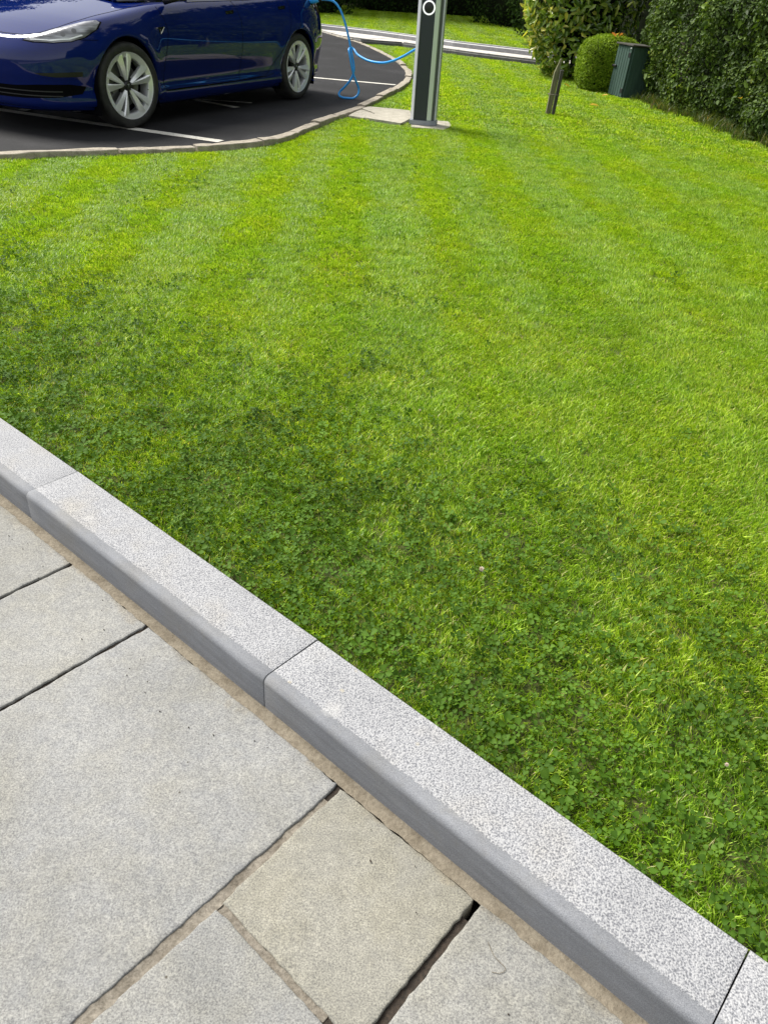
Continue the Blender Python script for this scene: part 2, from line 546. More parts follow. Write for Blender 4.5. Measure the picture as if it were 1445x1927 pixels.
# ------------------------------------------------------------------ ground plan (metres; camera above the origin, y runs away from it)
KJ = [(-4.85, 4.98), (-4.06, 4.37), (-3.27, 3.76), (-2.479, 3.146), (-1.694, 2.526), (-0.911, 1.903), (-0.13, 1.276),
      (0.64, 0.644), (1.41, 0.006), (2.175, -0.638), (2.93, -1.295)]                       # back arris of the near kerb, stone joints
EDGE = [(-7.2, 3.62), (-5.2, 4.86), (-3.9, 5.62), (-3.056, 6.12), (-2.2, 6.65), (-1.56, 7.10), (-1.25, 7.52), (-1.08, 8.2), (-0.78, 9.42),
        (-0.60, 10.2), (-0.27, 12.05), (-0.165, 13.2), (-0.16, 14.3), (-0.37, 16.0), (-0.80, 18.0), (-1.3, 19.9), (-1.94, 21.55), (-2.5, 22.95)]
EDGE_S = [(p.x, p.y) for p in catmull([(a, b, 0) for a, b in EDGE], 8)]
PN = [(-1.28, 20.15), (-0.72, 20.42), (-0.046, 19.92), (0.63, 19.05), (2.406, 17.81), (4.5, 16.4), (9.0, 13.5), (14.0, 10.5)]   # path, lawn-side kerb line
PF = [(-4.6, 23.9), (-2.52, 23.2), (-1.355, 22.4), (-0.05, 21.2), (0.65, 20.3), (2.54, 18.98), (4.7, 17.5), (9.4, 14.6), (14.5, 11.5)]        # path, far kerb line

def sheet(name, poly, z, mat, depth=0.0, kind='structure', label=None, parent=None):
    pts = [Vector((x, y, 0)) for x, y in poly]
    bm = bmesh.new()
    vs_ = [bm.verts.new((x, y, z)) for x, y in poly]
    f = bm.faces.new(vs_)
    bm.normal_update()
    if f.normal.z < 0: f.normal_flip()
    if depth > 0:
        r = bmesh.ops.extrude_face_region(bm, geom=[f])
        for g in r['geom']:
            if isinstance(g, bmesh.types.BMVert): g.co.z -= depth
        bmesh.ops.recalc_face_normals(bm, faces=bm.faces)
    bmesh.ops.triangulate(bm, faces=[q for q in bm.faces if len(q.verts) > 4])
    o = bm_obj(name, bm, mat, parent)
    return tag(o, label, None, None, kind)

sheet('ground', [(-150, -150), (150, -150), (150, 250), (-150, 250)], -0.25, MAT['soil'])
kback = [(x - 0.004, y - 0.004) for x, y in KJ]
def offset_line(line, d):
    out = []
    for i in range(len(line)):
        a = Vector(line[max(i - 1, 0)]); b = Vector(line[min(i + 1, len(line) - 1)])
        t = (b - a).normalized()
        nrm = Vector((t.y, -t.x))
        out.append((line[i][0] + nrm.x * d, line[i][1] + nrm.y * d))
    return out
EDGE_OUT = offset_line(EDGE_S, 0.095)
LAWN = kback + [(6.5, -4.2), (14, -4.2), (14.0, 10.4)] + PN[::-1][1:] + [(x, y) for x, y in EDGE_OUT[::-1] if y < 19.6 and x > -4.75]
sheet('lawn', LAWN, -0.035, MAT['soil'], 0.2)
ASPH = EDGE_S + [(-2.52, 23.25), (-4.6, 23.95), (-16, 25.5), (-22, 0), (-14, -2)]
sheet('car_park', ASPH, 0.0, MAT['asphalt'], 0.2)
FAR = PF + [(40, 3), (60, 80), (-60, 80), (-60, 30), (-16, 25.6)]
sheet('far_lawn', offset_line(PF, -0.14) + [(40, 3), (60, 90), (-60, 90), (-60, 30), (-16, 25.6)], 0.06, MAT['soil'], 0.28)

# painted bay lines
def stripe(a, b, wd, name='bay_line'):
    a = Vector((*a, 0)); b = Vector((*b, 0)); t = (b - a).normalized(); n_ = Vector((-t.y, t.x, 0)) * wd / 2
    k = max(2, int((b - a).length / 0.05))
    V, Fc = [], []
    for i in range(k + 1):
        p = a.lerp(b, i / k); j = 0.004
        V += [p + n_ * (1 + random.uniform(-j, j) * 12), p - n_ * (1 + random.uniform(-j, j) * 12)]
    for i in range(k): Fc.append((2 * i, 2 * i + 1, 2 * i + 3, 2 * i + 2))
    o = mesh_obj(name, [(v.x, v.y, 0.004) for v in V], Fc, MAT['paint'])
    return tag(o, None, None, None, 'structure')
stripe((-4.9, 8.36), (-1.63, 7.21), 0.115)
stripe((-2.75, 12.74), (-0.27, 12.36), 0.10)
stripe((-3.2, 10.05), (-1.88, 9.2), 0.09)
stripe((-3.9, 9.55), (-1.80, 9.62), 0.06)
stripe((-3.72, 8.05), (-3.0, 10.9), 0.10)

# ------------------------------------------------------------------ near kerb of granite stones
kerb = empty('kerb', (KJ[6][0], KJ[6][1], -0.07))
tag(kerb, 'pale granite kerb with speckled top between the lawn and the paving', None, None, 'structure')
def kerb_stone(a, b, width=0.165, rad=0.016, top=0.0, bottom=-0.22, gap=0.0016, parent=kerb, name='kerb_stone', nseg=16, lip=0.0, jit=0.0012, origin=(KJ[6][0], KJ[6][1], -0.07)):
    a = Vector((*a, 0)); b = Vector((*b, 0)); t = (b - a).normalized()
    q = Vector((t.y, -t.x, 0))                     # towards the paving
    prof = [(0.0, bottom), (0.0, top - 0.003), (0.0025, top)] + [(width * f, top) for f in (0.25, 0.5, 0.70, 0.785)]
    prof += [(width - rad - 0.014, top - 0.0002)]
    for k in range(0, 9):
        an = math.pi / 2 * k / 8
        prof.append((width - rad + rad * math.sin(an), top - rad + rad * math.cos(an)))
    prof += [(width + lip, bottom)]
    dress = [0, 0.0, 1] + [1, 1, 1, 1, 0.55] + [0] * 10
    V, A, Fc = [], [], []
    m = len(prof)
    L = (b - a).length
    sl = [gap, gap + 0.003] + [L * k / nseg for k in range(1, nseg)] + [L - gap - 0.003, L - gap]
    for i, s in enumerate(sl):
        shrink = 0.0009 if i in (0, len(sl) - 1) else 0.0
        for j, (p, z) in enumerate(prof):
            wob = (mnoise.noise((s * 9 + a.x * 7, p * 20, z * 20 + a.y)) * jit)
            pp = p - (shrink if j > 3 else 0); zz = z - (shrink if 1 < j < m - 1 else 0)
            P = a + t * s + q * (pp + wob * 0.6)
            V.append((P.x - origin[0], P.y - origin[1], zz + wob * 0.5 - origin[2])); A.append(dress[j])
    for i in range(len(sl) - 1):
        for j in range(m - 1):
            Fc.append((i * m + j, i * m + j + 1, (i + 1) * m + j + 1, (i + 1) * m + j))
    Fc.append(tuple(range(m))[::-1]); Fc.append(tuple(range((len(sl) - 1) * m, len(sl) * m)))
    o = mesh_obj(name, V, Fc, MAT['granite'], parent)
    o.data.shade_smooth(); o.data.set_sharp_from_angle(angle=math.radians(24))
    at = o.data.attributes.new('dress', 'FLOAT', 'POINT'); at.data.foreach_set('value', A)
    bmm = bmesh.new(); bmm.from_mesh(o.data); bmesh.ops.recalc_face_normals(bmm, faces=bmm.faces); bmm.to_mesh(o.data); bmm.free()
    return o
for i in range(len(KJ) - 1):
    kerb_stone(KJ[i], KJ[i + 1], width=0.165 + random.uniform(-0.0012, 0.0012), top=random.uniform(-0.0014, 0.0008))

# ------------------------------------------------------------------ riven paving in the kerb frame: s along the kerb, p away from it
K0 = Vector((-0.13, 1.276, 0)); KA = Vector((0.777, -0.629, 0)); KB = Vector((-0.629, -0.777, 0))
_KS = [((Vector((a, b, 0)) - K0).dot(KA), (Vector((a, b, 0)) - K0).dot(KB)) for a, b in KJ]
def sp(s, p, z=0.0):
    # follow the gentle bend of the kerb
    bend = float(np.interp(s, [q[0] for q in _KS], [q[1] for q in _KS]))
    v = K0 + KA * s + KB * (p + bend)
    return Vector((v.x, v.y, z))
paving = empty('paving', (*sp(0, 0.6)[:2], -0.1))
tag(paving, 'grey riven stone paving beside the kerb', None, None, 'structure')
PO = Vector((*sp(0, 0.6)[:2], -0.1))
def rough_outline(poly, step=0.012, amp=0.0030, seed=0, corner=0.004):
    out = []
    n = len(poly)
    for i in range(n):
        a = Vector(poly[i]); b = Vector(poly[(i + 1) % n]); L = (b - a).length
        t = (b - a) / L; nn = Vector((t.y, -t.x))
        k = max(2, int(L / step))
        for j in range(k):
            u = j / k
            s = u * L
            o = amp * (mnoise.noise((a.x * 13 + s * 40, a.y * 11 + seed, 1.7)) + 0.7 * mnoise.noise((a.x * 7 + s * 140, seed * 3.1, a.y * 9)))
            chip = max(0, mnoise.noise((s * 16 + seed * 5, a.x * 3, a.y * 3.3)) - 0.45) * 0.016
            d = min(s, L - s)
            rc = corner * max(0, 1 - d / 0.016) ** 2 * 0.6
            out.append(a + t * s + nn * (-(abs(chip)) - rc + o))
    return out
def slab(poly_sp, seed, warm=0.0, top=-0.092, thick=0.05, parent=paving):
    area = sum(poly_sp[i][0] * poly_sp[(i + 1) % len(poly_sp)][1] - poly_sp[(i + 1) % len(poly_sp)][0] * poly_sp[i][1] for i in range(len(poly_sp)))
    if area < 0: poly_sp = poly_sp[::-1]
    ol = rough_outline([(a, b) for a, b in poly_sp], seed=seed)
    cx = sum(p[0] for p in ol) / len(ol); cy = sum(p[1] for p in ol) / len(ol)
    rings = [(0.0, -thick), (0.0, -0.0030), (0.0008, -0.0010), (0.0028, -0.0001), (0.009, 0.0)]
    V, Fc = [], []
    n = len(ol)
    for ins, dz in rings:
        for i, p in enumerate(ol):
            t = (ol[(i + 3) % n] - ol[i - 3]).normalized(); inn = Vector((-t.y, t.x))
            q = p + inn * ins
            w_ = sp(q.x, q.y, top + dz + 0.0012 * mnoise.noise((q.x * 6, q.y * 6, seed)))
            V.append(w_ - PO)
    for r in range(len(rings) - 1):
        for i in range(n):
            Fc.append((r * n + i, r * n + (i + 1) % n, (r + 1) * n + (i + 1) % n, (r + 1) * n + i))
    Fc.append(tuple(range((len(rings) - 1) * n, len(rings) * n)))
    o = mesh_obj('paving_slab', V, Fc, MAT['slab'], parent)
    bmm = bmesh.new(); bmm.from_mesh(o.data); bmesh.ops.triangulate(bmm, faces=[f for f in bmm.faces if len(f.verts) > 4]); bmesh.ops.recalc_face_normals(bmm, faces=bmm.faces); bmm.to_mesh(o.data); bmm.free()
    o.data.shade_smooth(); o.data.set_sharp_from_angle(angle=math.radians(60))
    o['warm'] = warm
    return o
P0 = 0.1905
g = 0.0022
slab([(-2.2, P0), (-1.32, P0), (-1.32, 0.78), (-2.2, 0.78)], 1, 0.1)
slab([(-1.31, P0), (-0.7415 - g, P0 + .002), (-0.745 - g, 0.785), (-1.31, 0.78)], 2, 0.25)
slab([(-0.7375 + g, P0), (-0.3985 - g, P0 + .003), (-0.404 - g, 0.79), (-0.742 + g, 0.79)], 3, 0.18, top=-0.0925)
slab([(-0.3935 + g, P0 + .004), (0.258, P0 + .002), (0.257, 0.93), (-0.400 + g, 0.93)], 4, 0.02)
slab([(0.267, P0 + .006), (0.600, P0), (0.600, 0.506), (0.277, 0.507)], 5, 0.75, top=-0.0932)
slab([(0.614, P0), (1.25, P0), (1.25, 0.503), (0.616, 0.503)], 6, 0.30)
slab([(0.279, 0.519), (0.93, 0.518), (0.93, 1.15), (0.279, 1.15)], 7, 0.12, top=-0.0928)
slab([(0.945, 0.524), (1.6, 0.524), (1.6, 1.15), (0.945, 1.15)], 8, 0.2)
slab([(1.265, P0), (1.95, P0), (1.95, 0.508), (1.265, 0.508)], 9, 0.2)
slab([(-0.36, 0.945), (0.29, 0.945), (0.29, 1.5), (-0.36, 1.5)], 10, 0.3)
slab([(-1.2, 0.805), (-0.375, 0.805), (-0.375, 1.5), (-1.2, 1.5)], 12, 0.1)
slab([(-2.2, 0.80), (-1.215, 0.80), (-1.215, 1.5), (-2.2, 1.5)], 13, 0.1)

# the rest of the terrace, outside the picture: the same random coursed slabs
sd0 = 30
for r0, r1 in ((P0, 0.78), (0.80, 1.5), (1.515, 2.1), (2.115, 2.75), (2.765, 3.35)):
    s_a = -5.9
    while s_a < 3.8:
        s_b = min(s_a + random.choice((0.42, 0.6, 0.72, 0.9)), 3.82)
        clash = (r0 < 1.5 and s_b > -2.2 and s_a < (1.95 if r0 < 0.5 else 1.62)) 
        if r0 < 1.5 and s_a < -2.215 < s_b: s_b = -2.215; clash = False
        if not clash and s_b - s_a > 0.12:
            slab([(s_a + 0.005, r0), (s_b - 0.005, r0), (s_b - 0.005, r1), (s_a + 0.005, r1)], sd0, random.uniform(0, 0.5)); sd0 += 1
        s_a = s_b + 0.001 if not clash else s_a + 0.05
slab([(0.31, 1.165), (0.93, 1.165), (0.93, 1.5), (0.31, 1.5)], 91, 0.2)
slab([(0.945, 1.165), (1.6, 1.165), (1.6, 1.5), (0.945, 1.5)], 92, 0.3)

def ribbon(name, line, w0, z, mat, amp=0.2, parent=paving, seed=0, step=0.008):
    """irregular mortar ribbon along an (s,p) polyline"""
    P = [Vector(q) for q in line]
    pts = []
    for a, b in zip(P[:-1], P[1:]):
        k = max(2, int((b - a).length / step))
        pts += [a.lerp(b, i / k) for i in range(k)]
    pts.append(P[-1])
    V, Fc = [], []
    for i, c in enumerate(pts):
        t = (pts[min(i + 1, len(pts) - 1)] - pts[max(i - 1, 0)]).normalized(); nn = Vector((-t.y, t.x))
        for k, f in enumerate((-1, -0.5, 0, 0.5, 1)):
            wob = mnoise.noise((c.x * 60 + seed, c.y * 60, f * 2.0)) * amp * w0
            zz = z + 0.0015 * mnoise.noise((c.x * 90, c.y * 90, f * 3 + seed)) - 0.002 * (1 - f * f)
            q = c + nn * (f * w0 / 2 + (wob if abs(f) == 1 else 0))
            V.append(sp(q.x, q.y, zz) - PO)
    for i in range(len(pts) - 1):
        for k in range(4):
            Fc.append((i * 5 + k, (i + 1) * 5 + k, (i + 1) * 5 + k + 1, i * 5 + k + 1))
    return mesh_obj(name, V, Fc, mat, parent, True)
# bed of dark earth under the slabs
bed = [sp(-6.0, 0.150, -0.150) - PO, sp(0.0, 0.150, -0.150) - PO, sp(3.9, 0.150, -0.150) - PO, sp(3.9, 3.4, -0.150) - PO, sp(-6.0, 3.4, -0.150) - PO]
mesh_obj('joint_bed', bed, [(0, 1, 2, 3, 4)], MAT['darkjoint'], paving)
ribbon('mortar_fillet', [(-5.9, 0.1790), (-2.3, 0.1790), (-1.0, 0.1790), (-0.4, 0.1786), (0, 0.1796), (0.5, 0.1786), (1.0, 0.1794), (3.8, 0.179)], 0.0325, -0.0925, MAT['mortar'], 0.10, seed=1)
ribbon('mortar_joint', [(0.2625, 0.235), (0.267, 0.50), (0.268, 0.60), (0.268, 1.1)], 0.028, -0.0948, MAT['joint'], 0.1, seed=2)
ribbon('mortar_joint', [(0.272, 0.5128), (0.54, 0.5125)], 0.017, -0.0955, MAT['joint'], 0.3, seed=4)
ribbon('mortar_joint', [(0.70, 0.5105), (1.2, 0.5105)], 0.016, -0.0965, MAT['joint'], 0.35, seed=5)
ribbon('earth_joint', [(0.607, 0.23), (0.608, 0.505)], 0.018, -0.1005, MAT['darkjoint'], 0.2, seed=6)
for ln, wd_, sd_ in (([(-0.7395, 0.19), (-0.7435, 0.785)], 0.012, 7), ([(-0.396, 0.19), (-0.402, 0.785)], 0.012, 8), ([(0.2625, 0.19), (0.268, 1.1)], 0.026, 9), ([(0.28, 0.513), (0.62, 0.5115)], 0.016, 10)):
    ribbon('earth_joint', ln, wd_, -0.0975, MAT['darkjoint'], 0.1, seed=sd_)
# ------------------------------------------------------------------ car-park edging and flagstones by the charger
edging = empty('edging', (-0.7, 9.6, 0)); tag(edging, 'worn concrete edging round the car park', None, None, 'structure')
EO = Vector((-0.7, 9.6, 0))
cum = [0]
for a, b in zip(EDGE_S[:-1], EDGE_S[1:]): cum.append(cum[-1] + math.hypot(b[0] - a[0], b[1] - a[1]))
def on_edge(s):
    i = int(np.searchsorted(cum, s)) - 1
    i = max(0, min(i, len(EDGE_S) - 2))
    f = (s - cum[i]) / (cum[i + 1] - cum[i])
    a = Vector(EDGE_S[i]); b = Vector(EDGE_S[i + 1])
    t = (b - a).normalized()
    return a.lerp(b, f), Vector((t.y, -t.x))
s0 = 0.3; k = 0
while s0 < cum[-1] - 0.2:
    Ls = 0.62 if 5.0 < s0 < 8.5 else 0.9
    s1 = min(s0 + Ls, cum[-1] - 0.05)
    dz = random.uniform(-0.012, 0.012); tilt = random.uniform(-0.01, 0.008); sh = random.uniform(-0.008, 0.008)
    V, Fc = [], []
    m = 7
    for i in range(m + 1):
        c, q = on_edge(s0 + 0.008 + (s1 - s0 - 0.016) * i / m)
        for (p, z) in ((-0.002, -0.12), (-0.002, 0.012), (0.003, 0.017), (0.045, 0.018), (0.090, 0.016), (0.095, 0.010), (0.096, -0.13)):
            wob = mnoise.noise((c.x * 8, c.y * 8 + p * 30, z * 20)) * 0.011
            zz = z + (dz + tilt * (i / m - 0.5) * 2 + wob if z > -0.1 else 0)
            P = c + q * (p + sh + wob)
            V.append((P.x - EO.x, P.y - EO.y, zz))
    for i in range(m):
        for j in range(6): Fc.append((i * 7 + j, (i + 1) * 7 + j, (i + 1) * 7 + j + 1, i * 7 + j + 1))
    Fc.append(tuple(range(7))); Fc.append(tuple(range(m * 7, m * 7 + 7))[::-1])
    mesh_obj('edging_stone', V, Fc, MAT['edging'], edging)
    s0 = s1; k += 1

flags = empty('flagstone_pad', (-0.3, 9.4, 0)); tag(flags, 'flat concrete flagstones set in the grass by the charging post', None, None, 'structure')
FLAGS = [[(-0.69, 9.25), (-0.525, 9.15), (-0.425, 9.52), (-0.60, 9.80)], [(-0.515, 9.145), (-0.115, 8.93), (-0.01, 9.36), (-0.03, 9.93), (-0.50, 10.02), (-0.585, 9.83), (-0.415, 9.52)],
         [(-0.01, 8.86), (0.34, 8.83), (0.425, 9.15), (0.40, 9.42), (0.0, 9.44)]]
for fi, pl in enumerate(FLAGS):
    bm = bmesh.new()
    ol = rough_outline(pl if fi else pl, step=0.03, amp=0.006, seed=fi + 20, corner=0.012)
    zt = (-0.004, 0.002, -0.016)[fi]
    vs_ = [bm.verts.new((p.x + 0.3, p.y - 9.4, zt + 0.004 * mnoise.noise((p.x * 3, p.y * 3, 0)))) for p in ol]
    f = bm.faces.new(vs_); bm.normal_update()
    if f.normal.z < 0: f.normal_flip()
    r = bmesh.ops.extrude_face_region(bm, geom=[f])
    for g_ in r['geom']:
        if isinstance(g_, bmesh.types.BMVert): g_.co.z -= 0.06
    bmesh.ops.triangulate(bm, faces=[q for q in bm.faces if len(q.verts) > 4])
    bmesh.ops.recalc_face_normals(bm, faces=bm.faces)
    bm_obj('flagstone', bm, MAT['flag'], flags)
sheet('bare_soil', [(-0.14, 8.86), (0.06, 8.80), (0.05, 8.95), (0.0, 9.15), (-0.06, 9.12)], -0.022, MAT['litter'])

# ------------------------------------------------------------------ far path with its two kerbs
path = empty('garden_path', (0.6, 19.7, 0)); tag(path, 'pale stone path crossing between two grey kerbs', None, None, 'structure')
def lerp_line(line, n):
    L = [0]
    for a, b in zip(line[:-1], line[1:]): L.append(L[-1] + math.hypot(b[0] - a[0], b[1] - a[1]))
    xs = np.interp(np.linspace(0, L[-1], n), L, [p[0] for p in line]); ys = np.interp(np.linspace(0, L[-1], n), L, [p[1] for p in line])
    return list(zip(xs, ys))
MAT['pathstone'] = mat_concrete('pale_path_stone', (0.50, 0.475, 0.435), (0.60, 0.575, 0.535), 7)
MAT['bluekerb'] = mat_concrete('grey_kerb_stone', (0.21, 0.21, 0.225), (0.29, 0.29, 0.30), 12)
MAT['bluekerb_dark'] = mat_concrete('weathered_kerb_stone', (0.075, 0.075, 0.073), (0.13, 0.13, 0.125), 9)
MAT['kerbtop'] = mat_concrete('hammered_kerb_top', (0.50, 0.50, 0.50), (0.60, 0.60, 0.60), 30)
PNI = offset_line(PN, -0.09)
A_ = lerp_line([(-2.42, 22.75), (-1.94, 21.55), (-1.22, 20.28)], 5)[:4] + PNI[1:]
B_ = lerp_line(PF[1:], 25)
n_s = 26
Aq = lerp_line(A_, n_s); Bq = lerp_line(PF[1:], n_s)
for i in range(n_s - 1):
    a0, a1, b1, b0 = [Vector((*p, 0)) for p in (Aq[i], Aq[i + 1], Bq[i + 1], Bq[i])]
    for f0, f1 in (((0.0, 0.48), (0.5, 1.0)) if i % 2 else ((0.0, 0.30), (0.32, 1.0))):
        q = [a0.lerp(b0, f0), a1.lerp(b1, f0), a1.lerp(b1, f1), a0.lerp(b0, f1)]
        c = (q[0] + q[1] + q[2] + q[3]) / 4
        q = [p + (c - p).normalized() * 0.012 for p in q]
        bm = bmesh.new()
        dz = random.uniform(-0.003, 0.003)
        top = [bm.verts.new((p.x - 0.6, p.y - 19.7, 0.045 + dz)) for p in q]; bot = [bm.verts.new((p.x - 0.6, p.y - 19.7, -0.02)) for p in q]
        bm.faces.new(top); 
        for j in range(4): bm.faces.new((top[j], bot[j], bot[(j + 1) % 4], top[(j + 1) % 4]))
        bmesh.ops.recalc_face_normals(bm, faces=bm.faces)
        bm_obj('path_slab', bm, MAT['pathstone'], path)
mesh_obj('path_bed', [(x - 0.6, y - 19.7, 0.034) for x, y in Aq] + [(x - 0.6, y - 19.7, 0.034) for x, y in Bq], [(i, i + 1, n_s + i + 1, n_s + i) for i in range(n_s - 1)], MAT['darkjoint'], path)
def block_kerb(line, n, width, z0, z1, mat, nm='kerb_stone'):
    pts = lerp_line(line, n + 1)
    for i in range(n):
        a = Vector((*pts[i], 0)); b = Vector((*pts[i + 1], 0)); t = (b - a).normalized(); q = Vector((-t.y, t.x, 0))
        a += t * 0.002; b -= t * 0.002
        bm = bmesh.new()
        V = [bm.verts.new((p.x - 0.6, p.y - 19.7, z)) for p, z in ((a, z0), (b, z0), (b + q * width, z0), (a + q * width, z0), (a, z1), (b, z1), (b + q * width, z1), (a + q * width, z1))]
        for f in ((0, 1, 5, 4), (1, 2, 6, 5), (2, 3, 7, 6), (3, 0, 4, 7), (4, 5, 6, 7)): bm.faces.new([V[k_] for k_ in f])
        bmesh.ops.recalc_face_normals(bm, faces=bm.faces)
        bmesh.ops.bevel(bm, geom=[e for e in bm.edges if all(v.co.z > z1 - 1e-4 for v in e.verts) and abs((e.verts[1].co - e.verts[0].co).normalized().dot(t)) > 0.9], offset=0.035, segments=3, affect='EDGES')
        ko = bm_obj(nm, bm, mat, path, autosmooth=50)
        ko.data.materials.append(MAT['kerbtop'])
        for f_ in ko.data.polygons: f_.material_index = 1 if (f_.normal.z > 0.35 and mat is MAT['bluekerb']) else 0
block_kerb(PF, 24, 0.15, -0.05, 0.155, MAT['bluekerb'])
block_kerb(PN, 17, 0.12, -0.15, 0.062, MAT['bluekerb_dark'])
rg = np.random.default_rng(5)
# ------------------------------------------------------------------ lawn grass and clover (real blades, instanced tufts)
def scatter(name, pts, rots, scl, idx, variants, label=None, cat=None):
    me = bpy.data.meshes.new(name)
    me.vertices.add(len(pts))
    me.vertices.foreach_set('co', np.asarray(pts, np.float32).ravel())
    a = me.attributes.new('rot', 'FLOAT_VECTOR', 'POINT'); a.data.foreach_set('vector', np.asarray(rots, np.float32).ravel())
    a = me.attributes.new('scl', 'FLOAT', 'POINT'); a.data.foreach_set('value', np.asarray(scl, np.float32))
    a = me.attributes.new('idx', 'INT', 'POINT'); a.data.foreach_set('value', np.asarray(idx, np.int32))
    o = bpy.data.objects.new(name, me)
    link(o)
    tag(o, label, cat, None, 'stuff')
    coll = bpy.data.collections.new(name + '_tufts')
    for v in variants: coll.objects.link(v)
    ng = bpy.data.node_groups.new(name + '_scatter', 'GeometryNodeTree')
    ng.interface.new_socket('Geometry', in_out='INPUT', socket_type='NodeSocketGeometry')
    ng.interface.new_socket('Geometry', in_out='OUTPUT', socket_type='NodeSocketGeometry')
    gi = ng.nodes.new('NodeGroupInput'); go = ng.nodes.new('NodeGroupOutput')
    ci = ng.nodes.new('GeometryNodeCollectionInfo'); ci.inputs['Collection'].default_value = coll
    ci.inputs['Separate Children'].default_value = True; ci.inputs['Reset Children'].default_value = True
    ip = ng.nodes.new('GeometryNodeInstanceOnPoints')
    ip.inputs['Pick Instance'].default_value = True
    def na(nm, typ):
        n_ = ng.nodes.new('GeometryNodeInputNamedAttribute'); n_.data_type = typ; n_.inputs['Name'].default_value = nm
        return [s for s in n_.outputs if s.enabled and s.name == 'Attribute'][0]
    er = ng.nodes.new('FunctionNodeEulerToRotation')
    ng.links.new(na('rot', 'FLOAT_VECTOR'), er.inputs[0])
    ng.links.new(gi.outputs[0], ip.inputs['Points'])
    ng.links.new(ci.outputs[0], ip.inputs['Instance'])
    ng.links.new(na('idx', 'INT'), ip.inputs['Instance Index'])
    ng.links.new(er.outputs[0], ip.inputs['Rotation'])
    ng.links.new(na('scl', 'FLOAT'), ip.inputs['Scale'])
    ng.links.new(ip.outputs[0], go.inputs[0])
    md = o.modifiers.new('scatter', 'NODES'); md.node_group = ng
    return o

def tuft(name, n, r, h, wd, lean, seed, mat, spread=0.9, straw=0.02):
    rg = np.random.default_rng(seed)
    V = np.zeros((n, 5, 3)); T = np.zeros((n, 5))
    ang = rg.uniform(0, 2 * np.pi, n); rad = r * np.sqrt(rg.uniform(0, 1, n))
    bx, by = rad * np.cos(ang), rad * np.sin(ang)
    az = rg.uniform(0, 2 * np.pi, n)
    lx = spread * rg.uniform(0.1, 1, n) * np.cos(az) + lean; ly = spread * rg.uniform(0.1, 1, n) * np.sin(az)
    H = h * rg.uniform(0.55, 1.15, n)
    wv = wd * rg.uniform(0.6, 1.3, n)
    fa = np.arctan2(ly, lx) + rg.normal(0, 0.7, n) + np.pi / 2
    wx, wy = np.cos(fa), np.sin(fa)
    for k, (f, bend, ww) in enumerate(((0, 0, 0.8), (0, 0, -0.8), (0.55, 0.38, 1.0), (0.55, 0.38, -1.0), (1.0, 1.0, 0.12))):
        V[:, k, 0] = bx + lx * H * bend + wx * wv * 0.5 * ww
        V[:, k, 1] = by + ly * H * bend + wy * wv * 0.5 * ww
        V[:, k, 2] = H * f * (1 - 0.12 * bend * np.hypot(lx, ly))
    t = rg.beta(1.5, 1.6, n) * 0.95
    t[rg.random(n) < straw] = 1.0
    T[:] = t[:, None]
    base = np.arange(n)[:, None] * 5
    F4 = (base + np.array([[0, 1, 3, 2]]))
    F3 = (base + np.array([[2, 3, 4]]))
    me = bpy.data.meshes.new(name)
    me.from_pydata(V.reshape(-1, 3).tolist(), [], F4.tolist() + F3.tolist())
    a = me.attributes.new('tint', 'FLOAT', 'POINT'); a.data.foreach_set('value', T.ravel().astype(np.float32))
    me.materials.append(mat)
    me.update()
    return bpy.data.objects.new(name, me)

EXCL = EDGE_OUT + [(-2.6, 23.2), (-16, 25), (-22, 0), (-14, -2)]
def lawn_mask(x, y, inset=0.012):
    ok = in_poly(x, y, LAWN)
    ok &= dist_poly(x, y, kback) > inset
    ok &= ~in_poly(x, y, EXCL)
    for pl in FLAGS: ok &= ~in_poly(x, y, pl)
    ok &= dist_poly(x, y, PN) > 0.03
    return ok
def grid(x0, x1, y0, y1, d, rg):
    X, Y = np.meshgrid(np.arange(x0, x1, d), np.arange(y0, y1, d))
    X = X + rg.uniform(-0.5, 0.5, X.shape) * d; Y = Y + rg.uniform(-0.5, 0.5, Y.shape) * d
    return X.ravel(), Y.ravel()
def stripe_side(x, y):
    """mowing runs: blades laid away (+1) or back (-1), slightly wandering bands"""
    u = x + 0.045 * y + 0.10 * (fbm(x * 0.5, y * 0.25, 2) - 0.5)
    ph = np.sin(2 * np.pi * u / 0.60)
    ph2 = np.sin(2 * np.pi * (u + 0.1) / 1.37)
    return np.clip((ph * 1.1 + 0.55 * ph2) * (1.0 + 0.9 * fbm(x * 0.7 + 3, y * 0.35 + 1, 2)), -1, 1)
def clover_density(x, y):
    s = (x + 0.13) * 0.777 + (y - 1.276) * -0.629
    p = -((x + 0.13) * -0.629 + (y - 1.276) * -0.777)         # distance into the lawn from the kerb
    near = np.clip(1.25 - p / 0.95, 0, 1)
    mid = np.clip(1.0 - (p - 0.8) / 1.8, 0, 1)
    n = fbm(x * 1.9 + 4, y * 1.9 + 9, 3); n2 = fbm(x * 7 + 1, y * 7, 2)
    d = near * np.clip((n - 0.16) * 4, 0.78, 1) + mid * np.clip((n - 0.44) * 4, 0, 1) * 0.12
    far = np.clip(1 - p / 8, 0, 1) * np.clip((n - 0.66) * 6, 0, 1) * 0.35
    return np.clip(d * np.clip((n2 - 0.15) * 3.4, 0.5, 1) + far, 0, 1)


